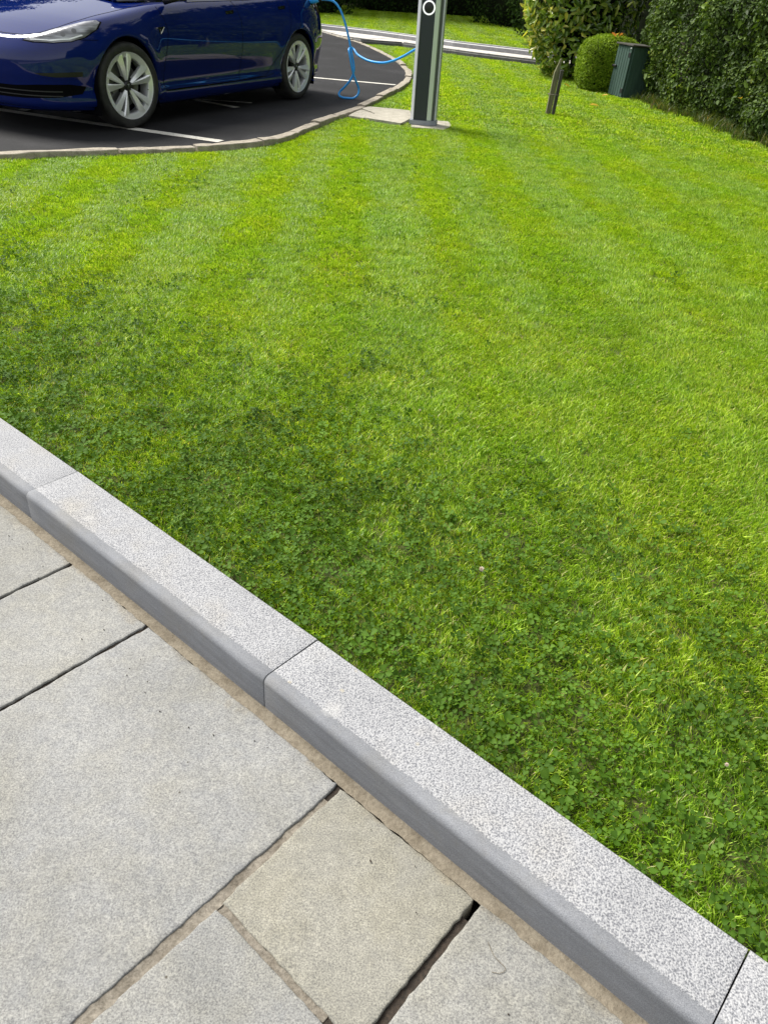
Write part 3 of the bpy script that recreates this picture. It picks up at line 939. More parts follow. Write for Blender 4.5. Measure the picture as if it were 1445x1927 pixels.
tn = [tuft('grass_tuft', 54, 0.030, 0.0225, 0.0023, 0.40, 100 + i, MAT['grass'], 1.15, 0.06) for i in range(6)]
tm = [tuft('grass_tuft', 84, 0.055, 0.026, 0.0029, 0.72, 200 + i, MAT['grass'], 0.75, 0.03) for i in range(6)]
tf = [tuft('grass_tuft', 80, 0.13, 0.028, 0.0070, 0.85, 300 + i, MAT['grass'], 0.6, 0.02) for i in range(5)]
def lay(name, x, y, z, variants, smin, smax, jit, label, dens_keep=None):
    n = len(x)
    sd_ = stripe_side(x, y)
    heading = np.where(rg.random(n) < 0.5 + 0.46 * sd_, 0.5 * np.pi, -0.5 * np.pi) + 0.045
    rz = heading + rg.normal(0, jit, n)
    rots = np.stack([rg.normal(0, 0.06, n), rg.normal(0, 0.06, n), rz], 1)
    scl = rg.uniform(smin, smax, n) * (0.86 + 0.3 * fbm(x * 3, y * 3, 2))
    idx = rg.integers(0, len(variants), n)
    return scatter(name, np.stack([x, y, z + rg.uniform(-0.004, 0.002, n)], 1), rots, scl, idx, variants, label, 'grass')
x, y = grid(-4.2, 4.2, 0.0, 5.2, 0.0245, rg)
k_ = lawn_mask(x, y, 0.010) & (np.hypot(x, y) + 0.45 * rg.normal(0, 1, len(x)) < 3.9) & (rg.random(len(x)) > 0.42 * clover_density(x, y))
lay('near_grass', x[k_], y[k_], -0.036, tn, 0.75, 1.2, 0.9, 'short mown grass along the granite kerb')
x, y = grid(-5, 9, -1.5, 9.5, 0.043, rg)
k_ = lawn_mask(x, y, 0.03) & (np.hypot(x, y) + 0.45 * rg.normal(0, 1, len(x)) >= 3.8) & (np.hypot(x, y) + 0.5 * rg.normal(0, 1, len(x)) < 9.0) & (x < 6)
lay('lawn_grass', x[k_], y[k_], -0.037, tm, 0.8, 1.15, 0.55, 'striped mown grass in the middle of the lawn')
x, y = grid(-5, 11, 3, 20.6, 0.085, rg)
k_ = lawn_mask(x, y, 0.05) & (np.hypot(x, y) + 0.5 * rg.normal(0, 1, len(x)) >= 8.9) & (dist_poly(x, y, EDGE_OUT) > 0.09)
for pl in FLAGS: k_ &= dist_poly(x, y, pl, True) > 0.09
lay('far_lawn_grass', x[k_], y[k_], -0.038, tf, 0.75, 1.1, 0.5, 'mown grass between the charging post and the stone path')
x, y = grid(-1.4, 0.8, 8.4, 13.5, 0.04, rg)
k_ = lawn_mask(x, y) & ((dist_poly(x, y, EDGE_OUT) < 0.14) | (np.minimum.reduce([dist_poly(x, y, pl, True) for pl in FLAGS]) < 0.14)) & (np.hypot(x, y) > 8.7)
lay('edge_grass', x[k_], y[k_], -0.037, tm, 0.7, 1.2, 1.5, 'fringe of grass against the flagstones and edging')
x, y = grid(-14, 10, 14, 42, 0.15, rg)
farpoly = offset_line(PF, -0.2) + [(14, 40), (-14, 42), (-14, 25.6)]
k_ = in_poly(x, y, farpoly)
lay('rear_lawn_grass', x[k_], y[k_], 0.057, tf, 0.9, 1.4, 0.6, 'grass beyond the stone path under the hedges')

# clover: leaves of three leaflets on a short stalk
def clover_leaf(name, seed):
    rg2 = np.random.default_rng(seed)
    V, Fc, T = [], [], []
    for j in range(3):
        a = j * 2 * math.pi / 3 + rg2.uniform(-0.12, 0.12)
        L = 0.0097 * rg2.uniform(0.85, 1.15); W_ = L * 0.50
        droop = rg2.uniform(-0.15, 0.35)
        prof = [(0.0, 0.0), (0.30, 0.55), (0.62, 1.0), (0.88, 0.85), (1.0, 0.35)]
        d = Vector((math.cos(a), math.sin(a), 0)); q = Vector((-math.sin(a), math.cos(a), 0))
        base = len(V)
        cen = []
        for (f, ww) in prof:
            c = d * (L * f + 0.0006); c.z = L * (0.28 * f - droop * f * f)
            for sgn in (-1, 0, 1):
                p = c + q * (sgn * W_ * ww); p.z += abs(sgn) * W_ * ww * 0.42
                V.append(p); T.append(0.12 if (sgn == 0) else 0.0)
        for i in range(len(prof) - 1):
            for c in range(2):
                b0 = base + i * 3 + c
                Fc.append((b0, b0 + 1, b0 + 4, b0 + 3))
    base = len(V)
    for (p, r_) in (((0, 0, 0), 0.0006), ((0.003, 0.002, -0.03), 0.0007)):
        for k in range(3):
            V.append(Vector((p[0] + r_ * math.cos(k * 2.1), p[1] + r_ * math.sin(k * 2.1), p[2]))); T.append(0.5)
    for k in range(3): Fc.append((base + k, base + (k + 1) % 3, base + 3 + (k + 1) % 3, base + 3 + k))
    me = bpy.data.meshes.new(name)
    me.from_pydata([tuple(v) for v in V], [], Fc)
    tt = rg2.uniform(0.05, 0.75)
    at = me.attributes.new('tint', 'FLOAT', 'POINT'); at.data.foreach_set('value', np.clip(np.array(T) + tt, 0, 1).astype(np.float32))
    me.materials.append(MAT['clover']); me.shade_smooth()
    return bpy.data.objects.new(name, me)
cl = [clover_leaf('clover_leaf', 40 + i) for i in range(14)]
x, y = grid(-3.4, 5.5, -1.0, 8.0, 0.0155, rg)
k_ = lawn_mask(x, y, 0.012) & (np.hypot(x, y) < 7.5)
x, y = x[k_], y[k_]
k_ = rg.random(len(x)) < 0.82 * clover_density(x, y) * np.clip(1.25 - np.hypot(x, y) / 7.5, 0.2, 1)
x, y = x[k_], y[k_]
n = len(x)
print('clover', n)
scatter('clover_patch', np.stack([x, y, -0.035 + rg.uniform(0.016, 0.030, n)], 1), np.stack([rg.normal(0, 0.36, n), rg.normal(0, 0.36, n), rg.uniform(0, 6.28, n)], 1),
        rg.lognormal(-0.02, 0.26, n), rg.integers(0, len(cl), n), cl, 'dark green clover spreading through the grass beside the kerb', 'clover')
# ------------------------------------------------------------------ hedges, shrubs, trees
LEAF_V = np.array([(0, 0, 0), (0.30, 0.5, 0.10), (0.30, -0.5, 0.10), (0.36, 0, -0.04), (0.72, 0.36, 0.06), (0.72, -0.36, 0.06), (1.0, 0, -0.08)])
LEAF_F = [(0, 3, 1), (0, 2, 3), (3, 6, 4), (1, 3, 4), (2, 5, 3), (3, 5, 6)]
def leaf_cloud(name, P, Nn, size, aspect, mat, parent, seed, jitter=0.6, tintfun=None, up=0.0, kind=None, simple_leaf=False):
    """joined leaves at points P facing roughly along normals Nn"""
    rg2 = np.random.default_rng(seed)
    n = len(P)
    nn = Nn + rg2.normal(0, jitter, (n, 3)); nn[:, 2] += up
    nn /= np.linalg.norm(nn, axis=1)[:, None] + 1e-9
    r = rg2.normal(0, 1, (n, 3)); r[:, 2] -= 0.35
    ax = r - nn * np.sum(r * nn, 1)[:, None]; ax /= np.linalg.norm(ax, axis=1)[:, None] + 1e-9
    ay = np.cross(nn, ax)
    sz = size * rg2.uniform(0.6, 1.3, n)
    LV, LF = (LEAF_V[[0, 1, 2, 6]] * np.array((1, 1.1, 1)), [(0, 2, 1), (1, 2, 3)]) if simple_leaf else (LEAF_V, LEAF_F)
    k7 = len(LV)
    V = (P[:, None, :] + sz[:, None, None] * (LV[None, :, 0:1] * ax[:, None, :] + LV[None, :, 1:2] * aspect * ay[:, None, :] + LV[None, :, 2:3] * nn[:, None, :]))
    Fc = (np.arange(n)[:, None, None] * k7 + np.array(LF)[None]).reshape(-1, 3)
    me = bpy.data.meshes.new(name)
    me.vertices.add(n * k7); me.vertices.foreach_set('co', V.ravel().astype(np.float32))
    me.loops.add(len(Fc) * 3); me.loops.foreach_set('vertex_index', Fc.ravel().astype(np.int32))
    me.polygons.add(len(Fc)); me.polygons.foreach_set('loop_start', np.arange(0, len(Fc) * 3, 3, dtype=np.int32))
    me.update(calc_edges=True)
    t = rg2.beta(2, 2.6, n) if tintfun is None else tintfun(P, rg2)
    a = me.attributes.new('tint', 'FLOAT', 'POINT'); a.data.foreach_set('value', np.repeat(t, k7).astype(np.float32))
    me.materials.append(mat); me.shade_smooth()
    o = bpy.data.objects.new(name, me)
    link(o, parent)
    if kind: o['kind'] = kind
    return o

def lump(d, seed, f=1.3):
    return np.array([mnoise.noise((v[0] * f + seed, v[1] * f, v[2] * f)) for v in d])

def blob_points(n, rad, seed, power=2.0, zmin=-1.0, lumps=0.12, depth=0.18, view=None):
    """points + normals on a lumpy superellipsoid centred on 0"""
    rg2 = np.random.default_rng(seed)
    d = rg2.normal(0, 1, (int(n * 2.2), 3)); d /= np.linalg.norm(d, axis=1)[:, None]
    if view is not None:
        d = d[(d @ np.array(view)) > -0.25]
    k = 1.0 / np.power((np.abs(d) ** power).sum(1), 1 / power)
    pos = d * k[:, None]
    pos = pos[pos[:, 2] > zmin][:n]
    dd = pos / np.linalg.norm(pos, axis=1)[:, None]
    L = 1 + lumps * lump(dd * 2.2, seed) + lumps * 0.6 * lump(dd * 5.5, seed + 9)
    L *= 1 - depth * rg2.random(len(pos)) ** 2
    nrm = np.sign(pos) * np.abs(pos) ** (power - 1) / np.array(rad)
    nrm /= np.linalg.norm(nrm, axis=1)[:, None] + 1e-9
    return pos * L[:, None] * np.array(rad), nrm

def core_blob(name, rad, parent, loc, power=2.0, scale=0.80, seed=0, zmin=-1.0):  # solid dark lump added inside a shrub so nothing shows through its leaves
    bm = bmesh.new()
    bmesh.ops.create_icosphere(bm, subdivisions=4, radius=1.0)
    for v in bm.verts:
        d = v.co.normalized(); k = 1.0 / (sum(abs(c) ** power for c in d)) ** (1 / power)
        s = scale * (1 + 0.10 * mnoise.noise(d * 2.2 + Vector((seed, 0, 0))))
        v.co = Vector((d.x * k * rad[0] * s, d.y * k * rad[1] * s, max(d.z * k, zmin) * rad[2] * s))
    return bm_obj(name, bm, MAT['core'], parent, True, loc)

def shrub(name, loc, rad, label, cat, mat, n, size, aspect, seed, power=2.2, lumps=0.14, depth=0.2, jitter=0.6, up=0.25, stems=4, group=None, view=(-0.25, -0.9, 0.2), base_up=0.0, tintfun=None):
    """loc = point on the ground; rad = half sizes"""
    root = empty(name, loc)
    tag(root, label, cat, group)
    P, Nn = blob_points(n, rad, seed, power, -0.98, lumps, depth, view)
    P = P + np.array((0, 0, rad[2] + base_up))
    P = P[P[:, 2] > 0.02] if True else P
    Nn = Nn[:len(P)]
    P2, N2 = blob_points(n, rad, seed, power, -0.98, lumps, depth, view)
    P2 = P2 + np.array((0, 0, rad[2] + base_up)); kk = P2[:, 2] > 0.02
    leaf_cloud('foliage', P2[kk], N2[kk], size, aspect, mat, root, seed, jitter, tintfun, up)
    core_blob('dark_core', rad, root, (0, 0, rad[2] + base_up), power, 0.86 if name == 'box_bush' else 0.80, seed)
    rr = random.Random(seed)
    for i in range(stems):
        a = rr.uniform(0, 6.28); b = rr.uniform(0.1, 0.5)
        pts = [(b * 0.3 * rad[0] * math.cos(a), b * 0.3 * rad[1] * math.sin(a), -0.08), (b * 0.6 * rad[0] * math.cos(a), b * 0.6 * rad[1] * math.sin(a), rad[2] * 0.5), (b * 1.4 * rad[0] * math.cos(a + 0.4), b * 1.4 * rad[1] * math.sin(a + 0.4), rad[2] * 1.3)]
        V, Fc = tube(catmull(pts, 5), [0.03 - 0.0018 * q for q in range(11)], 6)
        mesh_obj('stem', V, Fc, MAT['bark'], root, True)
    return root

MAT['laurel'] = mat_leaf('laurel_leaf', [(0.0, (0.035, 0.065, 0.010)), (0.35, (0.11, 0.20, 0.022)), (0.65, (0.26, 0.38, 0.05)), (0.85, (0.50, 0.56, 0.12)), (1.0, (0.72, 0.64, 0.12))], 0.26, 0.7, 0.3)
MAT['box'] = mat_leaf('box_leaf', [(0.0, (0.09, 0.16, 0.009)), (0.5, (0.20, 0.31, 0.018)), (1.0, (0.36, 0.47, 0.04))], 0.6, 0.15, 0.3)
MAT['hedge'] = mat_leaf('hedge_leaf', [(0.0, (0.026, 0.050, 0.009)), (0.5, (0.072, 0.125, 0.018)), (0.85, (0.17, 0.25, 0.038)), (1.0, (0.34, 0.38, 0.08))], 0.55, 0.2, 0.25)
MAT['darkhedge'] = mat_leaf('dark_hedge_leaf', [(0.0, (0.010, 0.024, 0.006)), (0.5, (0.022, 0.047, 0.009)), (1.0, (0.048, 0.085, 0.016))], 0.75, 0.05, 0.15)
MAT['dryleaf'] = mat_leaf('yellow_leaf', [(0.0, (0.50, 0.32, 0.03)), (0.6, (0.62, 0.42, 0.06)), (1.0, (0.60, 0.22, 0.08))], 0.5, 0.4, 0.3)

# laurel: big glossy leaves; the ones that show largest are parts of their own
lau = shrub('laurel_bush', (2.75, 15.75, -0.03), (0.95, 0.85, 1.7), 'tall cherry laurel with large glossy yellow green leaves behind the timber stake', 'bush', MAT['laurel'], 6200, 0.125, 0.40, 3, 2.6, 0.10, 0.16, 0.75, 0.35, 6,
            view=(-0.5, -0.85, 0.1), tintfun=lambda P, r: np.clip(r.beta(2, 2.6, len(P)) + 0.08 + 0.22 * (-P[:, 0] / 0.95), 0, 1))  # leaves tinted lighter towards the left: its sunlit side is put into the colour
lm = bpy.data.meshes.new('leaf')
lm.from_pydata((LEAF_V * np.array((0.125, 0.050, 0.125))).tolist(), [], LEAF_F)
at = lm.attributes.new('tint', 'FLOAT', 'POINT'); at.data.foreach_set('value', np.full(7, 0.55, np.float32))
lm.materials.append(MAT['laurel']); lm.shade_smooth()
lms = [lm]
for tv in (0.35, 0.72, 0.86, 0.97):
    l2 = lm.copy(); l2.attributes['tint'].data.foreach_set('value', np.full(7, tv, np.float32)); lms.append(l2)
P, Nn = blob_points(2600, (0.97, 0.87, 1.72), 77, 2.6, -0.98, 0.10, 0.05, (-0.4, -0.9, 0.0))
kk = [i for i in range(len(P)) if P[i, 2] < -0.15 and P[i, 1] < 0.2 and P[i, 2] > -1.62][:300]
rr = random.Random(5)
for i in kk:
    nrm = Vector(Nn[i]) + Vector((rr.gauss(0, 0.6), rr.gauss(0, 0.6), 0.35 + rr.gauss(0, 0.5)))
    nrm.normalize()
    ax = Vector((rr.gauss(0, 1), rr.gauss(0, 1), rr.gauss(-0.3, 1))); ax = (ax - nrm * ax.dot(nrm)).normalized(); ay = nrm.cross(ax)
    o = bpy.data.objects.new('leaf', rr.choices(lms, (4, 3, 3, 2, 1))[0])
    s = rr.uniform(0.75, 1.25)
    o.matrix_basis = Matrix(((ax.x * s, ay.x * s, nrm.x * s, P[i, 0]), (ax.y * s, ay.y * s, nrm.y * s, P[i, 1]), (ax.z * s, ay.z * s, nrm.z * s, P[i, 2] + 1.7), (0, 0, 0, 1)))
    link(o, lau)

# clipped box
bx_ = shrub('box_bush', (2.98, 13.98, -0.03), (0.46, 0.46, 0.40), 'clipped dome of small leaved box beside the green cabinet', 'bush', MAT['box'], 26000, 0.024, 0.6, 21, 3.2, 0.04, 0.10, 0.9, 0.2, 3, base_up=-0.06, view=(-0.3, -0.9, 0.3))

# big loose hedge on the right: a long irregular bank of leaves
hr = empty('beech_hedge', (4.6, 9.6, -0.03))
tag(hr, 'large loose dark green hedge overhanging the lawn beside the green cabinet', 'hedge')
HB = [(5.3, -1.0), (4.95, 3.0), (4.62, 6.0), (4.25, 8.3), (4.02, 9.7), (3.84, 10.8), (3.64, 12.0), (3.52, 13.0), (3.72, 13.8), (4.2, 15.2)]
def hedge_face(n, seed, y0, y1, z0, z1, depth=0.25):
    r2 = np.random.default_rng(seed)
    yy = r2.uniform(y0, y1, n); zz = r2.uniform(z0, z1, n)
    xb = np.interp(yy, [p[1] for p in HB], [p[0] for p in HB])
    def off(y_, z_):
        bel = -0.10 * np.sin(np.clip(z_ / 1.5, 0, 1) * np.pi * 0.8) - 0.05 * np.clip(0.35 - z_, 0, 1) / 0.35 + 0.10 * np.clip(z_ - 1.6, 0, 5)
        lumps_ = 0.62 * (fbm(y_ * 1.1 + 3, z_ * 1.2 + 8, 3) - 0.5) + 0.30 * (fbm(y_ * 4, z_ * 4, 2) - 0.5)
        return bel + lumps_
    o0 = off(yy, zz); e = 0.05
    dy = (off(yy + e, zz) - o0) / e; dz = (off(yy, zz + e) - o0) / e
    dxb = (np.interp(yy + e, [p[1] for p in HB], [p[0] for p in HB]) - xb) / e
    nrm = np.stack([-np.ones(n), dy + dxb, dz], 1); nrm /= np.linalg.norm(nrm, axis=1)[:, None]
    P = np.stack([xb + o0 + depth * r2.random(n) ** 2.2, yy, zz], 1)
    return P, nrm
O_ = np.array((4.6, 9.6, 0))
P, Nn = hedge_face(42000, 31, 7.6, 14.6, 0.02, 2.2)
leaf_cloud('foliage', P - O_, Nn, 0.046, 0.62, MAT['hedge'], hr, 31, 0.65, lambda P, r: np.clip(r.beta(1.8, 3.0, len(P)) + 0.9 * (fbm(P[:, 1] * 1.6 + 20, P[:, 2] * 1.6 + 4, 3) - 0.5), 0, 1), 0.35)
P, Nn = hedge_face(14000, 32, -0.5, 15.0, 0.05, 5.6)
leaf_cloud('foliage', P - O_, Nn, 0.085, 0.6, MAT['hedge'], hr, 32, 0.7, None, 0.35)
# solid dark core added behind the leaves to block the view through them
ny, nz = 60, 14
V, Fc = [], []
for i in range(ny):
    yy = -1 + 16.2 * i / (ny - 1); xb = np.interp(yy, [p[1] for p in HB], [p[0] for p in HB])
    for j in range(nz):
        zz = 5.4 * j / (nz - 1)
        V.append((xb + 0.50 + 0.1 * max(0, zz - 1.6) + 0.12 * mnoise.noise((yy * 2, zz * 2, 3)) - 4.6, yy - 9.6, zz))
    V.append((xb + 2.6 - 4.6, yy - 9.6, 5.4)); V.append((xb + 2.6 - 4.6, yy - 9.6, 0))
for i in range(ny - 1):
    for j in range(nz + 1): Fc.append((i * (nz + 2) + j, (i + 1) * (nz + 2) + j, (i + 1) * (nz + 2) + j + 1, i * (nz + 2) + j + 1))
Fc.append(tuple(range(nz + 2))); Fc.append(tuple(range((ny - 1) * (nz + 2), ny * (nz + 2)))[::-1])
mesh_obj('dark_core', V, Fc, MAT['core'], hr, True)
rr = random.Random(8)
for i in range(26):
    yy = rr.uniform(8, 13.6); xb = float(np.interp(yy, [p[1] for p in HB], [p[0] for p in HB]))
    z0 = rr.uniform(0.1, 1.3)
    p0 = Vector((xb + 0.3, yy, z0)); p1 = p0 + Vector((-0.26, rr.uniform(-0.2, 0.2), rr.uniform(0.05, 0.4))); p2 = p1 + Vector((rr.uniform(-0.12, 0.03), rr.uniform(-0.3, 0.3), rr.uniform(-0.25, 0.2)))
    V, Fc = tube([q - Vector(O_) for q in catmull([p0, p1, p2], 5)], 0.006, 5)
    mesh_obj('twig', V, Fc, MAT['bark'], hr, True)
# leaf litter and rough grass under it
lit = [(float(np.interp(yy, [p[1] for p in HB], [p[0] for p in HB])) - 0.20 + 0.06 * math.sin(yy * 5.1) + 0.05 * math.sin(yy * 13), yy) for yy in np.linspace(2, 14.6, 80)]
sheet('bed_soil', lit + [(7.5, 14.6), (7.5, 2)], -0.030, MAT['litter'])
MAT['rough'] = mat_grass('rough_grass', (0.03, 0.06, 0.010), (0.07, 0.11, 0.016), (0.14, 0.17, 0.04), (0.26, 0.20, 0.09))
tl = [tuft('grass_tuft', 26, 0.06, 0.13, 0.006, 0.0, 400 + i, MAT['rough'], 1.0, 0.12) for i in range(4)]
n = 260
yy = rg.uniform(7.5, 13.9, n); xb = np.interp(yy, [p[1] for p in HB], [p[0] for p in HB]) + rg.normal(-0.12, 0.12, n)
scatter('rough_grass', np.stack([xb, yy, np.full(n, -0.035)], 1), np.stack([np.zeros(n), np.zeros(n), rg.uniform(0, 6.28, n)], 1), rg.uniform(0.5, 1.3, n), rg.integers(0, 4, n), tl, 'rough uncut grass and weeds along the foot of the hedge', 'grass')

# back row: shrubs and trees beyond the path
dk = MAT['darkhedge']
shrub('clipped_hedge', (-4.6, 32.4, 0.05), (2.35, 1.1, 1.5), 'low clipped dark hedge across the grass behind the car', 'hedge', dk, 9000, 0.07, 0.6, 41, 4.0, 0.04, 0.1, 0.7, 0.2, 3, base_up=-0.5)
shrub('dark_shrub', (-1.15, 38.2, 0.05), (1.75, 1.3, 2.4), 'bushy dark shrub standing behind the blue charging cable', 'shrub', dk, 6000, 0.11, 0.5, 42, 2.4, 0.18, 0.25, 0.7, 0.2, 4, base_up=-1.0)
shrub('dark_shrub', (1.4, 39.2, 0.05), (2.1, 1.4, 2.6), 'broad glossy dark shrub just right of the charging post', 'shrub', dk, 7000, 0.11, 0.5, 43, 2.4, 0.18, 0.25, 0.7, 0.2, 4, base_up=-1.0)
shrub('dark_shrub', (3.6, 33.0, 0.05), (1.8, 3.2, 2.6), 'deep green shrub where the far lawn narrows', 'shrub', dk, 7000, 0.10, 0.5, 44, 2.4, 0.18, 0.25, 0.7, 0.2, 4, base_up=-1.0)
shrub('dark_shrub', (4.1, 26.3, 0.05), (1.55, 2.4, 2.4), 'shaded dark shrub beside the end of the stone path', 'shrub', dk, 7000, 0.085, 0.5, 45, 2.4, 0.18, 0.25, 0.7, 0.2, 4, base_up=-1.0)
shrub('dark_shrub', (5.4, 19.6, 0.0), (1.3, 1.6, 2.2), 'dark evergreen shrub filling the gap behind the cabinet', 'shrub', dk, 6000, 0.075, 0.5, 46, 2.4, 0.2, 0.3, 0.7, 0.2, 4, base_up=-0.9)

shrub('boundary_hedge', (-2.0, 46.0, 0.05), (26.0, 1.4, 2.6), 'long dark boundary hedge closing the garden behind all the shrubs', 'hedge', dk, 26000, 0.22, 0.5, 47, 7.0, 0.05, 0.25, 0.7, 0.2, 3, base_up=-1.0, view=(0, -1, 0.1))
def tree(name, loc, h, r0, crown_r, label, seed, group=None, leaves=16000, crown_z=None):
    root = empty(name, loc); tag(root, label, 'tree', group)
    rr = random.Random(seed)
    pts = [(0, 0, -0.15)]
    for i in range(1, 6): pts.append((pts[-1][0] + rr.uniform(-0.1, 0.1), pts[-1][1] + rr.uniform(-0.1, 0.1), h * i / 5))
    c = catmull(pts, 6)
    V, Fc = tube(c, [r0 * (1.25 if i < 2 else 1) * (1 - 0.75 * i / (len(c) - 1)) for i in range(len(c))], 12)
    mesh_obj('trunk', V, Fc, MAT['bark'], root, True)
    cz = crown_z or h * 0.72
    Ps, Ns = [], []
    nl = 13
    for i in range(nl):
        a = 2.4 * i + rr.uniform(-0.4, 0.4); z = h * (0.34 + 0.58 * (i + 0.5) / nl); L = crown_r * rr.uniform(0.45, 0.95) * (1.15 - 0.6 * abs(i / nl - 0.4))
        tip = Vector((math.cos(a) * L, math.sin(a) * L, z + rr.uniform(0.2, 0.9)))
        st = Vector(c[min(len(c) - 1, int(len(c) * (z / h) * 0.8))])
        V, Fc = tube(catmull([st, st.lerp(tip, 0.5) + Vector((0, 0, 0.25)), tip], 5), [r0 * 0.34 * (1 - 0.08 * q) for q in range(11)], 7)
        mesh_obj('limb', V, Fc, MAT['bark'], root, True)
        for k in range(5):
            f_ = rr.uniform(0.45, 1.1)
            cc = st.lerp(tip, f_) + Vector((rr.uniform(-0.8, 0.8), rr.uniform(-0.8, 0.8), rr.uniform(-0.4, 0.7)))
            P, Nn = blob_points(leaves // (nl * 5), (rr.uniform(0.7, 1.25), rr.uniform(0.7, 1.25), rr.uniform(0.45, 0.8)), seed * 67 + i * 5 + k, 2, -1, 0.35, 0.75)
            Ps.append(P + np.array(cc)); Ns.append(Nn)
    leaf_cloud('crown', np.concatenate(Ps), np.concatenate(Ns), 0.20, 0.55, dk, root, seed, 0.9, None, 0.3, None, True)
    return root
tree('evergreen_tree', (5.0, 16.9, -0.03), 6.5, 0.14, 2.4, 'dark trunked tree rising behind the green cabinet', 61)
tree('evergreen_tree', (-2.55, 39.5, 0.05), 8.5, 0.2, 3.2, 'tree with a bare trunk at the end of the clipped hedge', 62, leaves=20000)
tree('evergreen_tree', (2.2, 41.5, 0.05), 9.5, 0.22, 3.6, 'tall tree behind the broad glossy shrub', 63, leaves=20000)
tree('evergreen_tree', (7.0, 30.5, 0.05), 9, 0.2, 3.6, 'tall tree overhanging the shaded shrubs beyond the path', 64, leaves=20000)
tree('evergreen_tree', (7.6, 22.5, 0.0), 8, 0.2, 3.4, 'tall tree behind the evergreen shrub and laurel', 65, leaves=20000)

for i, (tx, ty, th, lb) in enumerate(((-11.5, 41.0, 11, 'tall dense tree at the back left beyond the clipped hedge'), (-6.8, 45.0, 11, 'tall dense tree well behind the clipped hedge'), (-1.5, 46.5, 11, 'tall dense tree behind the bushy dark shrub'), (-3.9, 35.9, 9, 'leafy tree leaning over the end of the clipped hedge'), (-10.5, 33.5, 10, 'big leafy tree shading the far lawn beyond the clipped hedge'), (-6.0, 38.5, 10, 'tall tree standing behind the clipped hedge'), (-15.5, 29.0, 10, 'leafy tree at the far corner of the car park'),
        (8.6, 12.5, 9, 'tall tree growing out of the hedge behind the cabinet'), (8.4, 8.6, 9, 'tall tree growing out of the middle of the big hedge'), (8.8, 4.6, 9, 'tall tree over the near end of the big hedge'))):
    tree('broadleaf_tree', (tx, ty, 0.0), th, 0.22, 4.0, lb, 70 + i, leaves=20000)
def mat_lamp():
    m, t, b = new_mat('headlamp_lens')
    p = obj_coord(t)
    mp = N(t, 'ShaderNodeMapping'); mp.inputs['Scale'].default_value = (3, 3, 16)
    t.links.new(p, mp.inputs['Vector'])
    n = noise_tex(t, mp.outputs[0], 2.2, 2, 0.5)
    v = N(t, 'ShaderNodeTexVoronoi', Scale=9.0); t.links.new(p, v.inputs['Vector'])
    c = ramp(t, n, [(0.30, (0.08, 0.08, 0.085)), (0.5, (0.22, 0.22, 0.23)), (0.7, (0.42, 0.43, 0.45))])
    c = mix(t, ramp(t, v.outputs['Distance'], [(0.10, (0.75, 0.75, 0.75)), (0.25, (0, 0, 0))]), c, (0.16, 0.165, 0.175))
    t.links.new(c, b.inputs['Base Color'])
    b.inputs['Metallic'].default_value = 0.35
    b.inputs['Roughness'].default_value = 0.3
    b.inputs['Coat Weight'].default_value = 1.0
    b.inputs['Coat Roughness'].default_value = 0.01
    return m
MAT['lamp'] = mat_lamp()
MAT['tail'] = simple('tail_lamp_lens', (0.035, 0.004, 0.006), 0.06, coat=1.0)
# ------------------------------------------------------------------ blue saloon car (X forward from the front axle, Y to its left, Z up)
car = empty('parked_car', (-3.2975, 7.8924, 0.0), math.radians(247.08))
tag(car, 'dark blue electric saloon car parked in a bay and plugged in to charge', 'car')
WB, WR = -2.875, 0.335
def sm(x, xs, ys, k=0.05):
    x = np.asarray(x, float); xs = np.asarray(xs); ys = np.asarray(ys)
    if xs[0] > xs[-1]: xs, ys = xs[::-1], ys[::-1]
    return sum(np.interp(x + d * k, xs, ys) * w_ for d, w_ in ((-1, .12), (-.6, .2), (-.2, .18), (.2, .18), (.6, .2), (1, .12)))
def z_sh(x): return sm(x, [0.84, 0.74, 0.6, 0.4, 0.2, 0.0, -0.3, -0.5, -1.0, -1.7, -2.5, -3.0, -3.4, -3.86], [0.655, 0.675, 0.725, 0.785, 0.825, 0.855, 0.895, 0.925, 0.955, 0.975, 1.0, 1.025, 1.04, 1.02], 0.12)
def z_c(x): return sm(x, [0.84, 0.74, 0.6, 0.4, 0.2, 0.0, -0.3, -0.5, -1.0, -2.6, -3.2, -3.6, -3.86], [0.665, 0.70, 0.765, 0.825, 0.87, 0.905, 0.955, 0.98, 1.0, 1.02, 1.09, 1.10, 1.09], 0.12)
def z_b(x): return sm(x, [0.84, 0.5, 0.3, -0.4, -2.5, -3.2, -3.5, -3.86], [0.185, 0.175, 0.165, 0.155, 0.160, 0.20, 0.24, 0.28], 0.12)
def x_front(z): return sm(z, [0.10, 0.17, 0.21, 0.26, 0.34, 0.44, 0.54, 0.60, 0.64, 0.68, 0.8], [0.62, 0.745, 0.800, 0.800, 0.815, 0.838, 0.842, 0.828, 0.800, 0.765, 0.70], 0.025)
def x_rear(z): return sm(z, [0.15, 0.25, 0.40, 0.60, 0.80, 0.95, 1.05, 1.15], [-3.70, -3.79, -3.835, -3.85, -3.82, -3.80, -3.82, -3.78], 0.04)
def inset(z): return sm(z, [0.12, 0.155, 0.19, 0.235, 0.275, 0.33, 0.42, 0.52, 0.62, 0.72, 0.80, 0.88, 0.97, 1.06], [0.12, 0.065, 0.040, 0.028, 0.030, 0.046, 0.030, 0.008, 0.0, 0.004, 0.014, 0.032, 0.062, 0.095], 0.018)
XA, XB = -0.25, -2.75
NF, NM, NR = 84, 128, 60
NS, NT = 72, 34
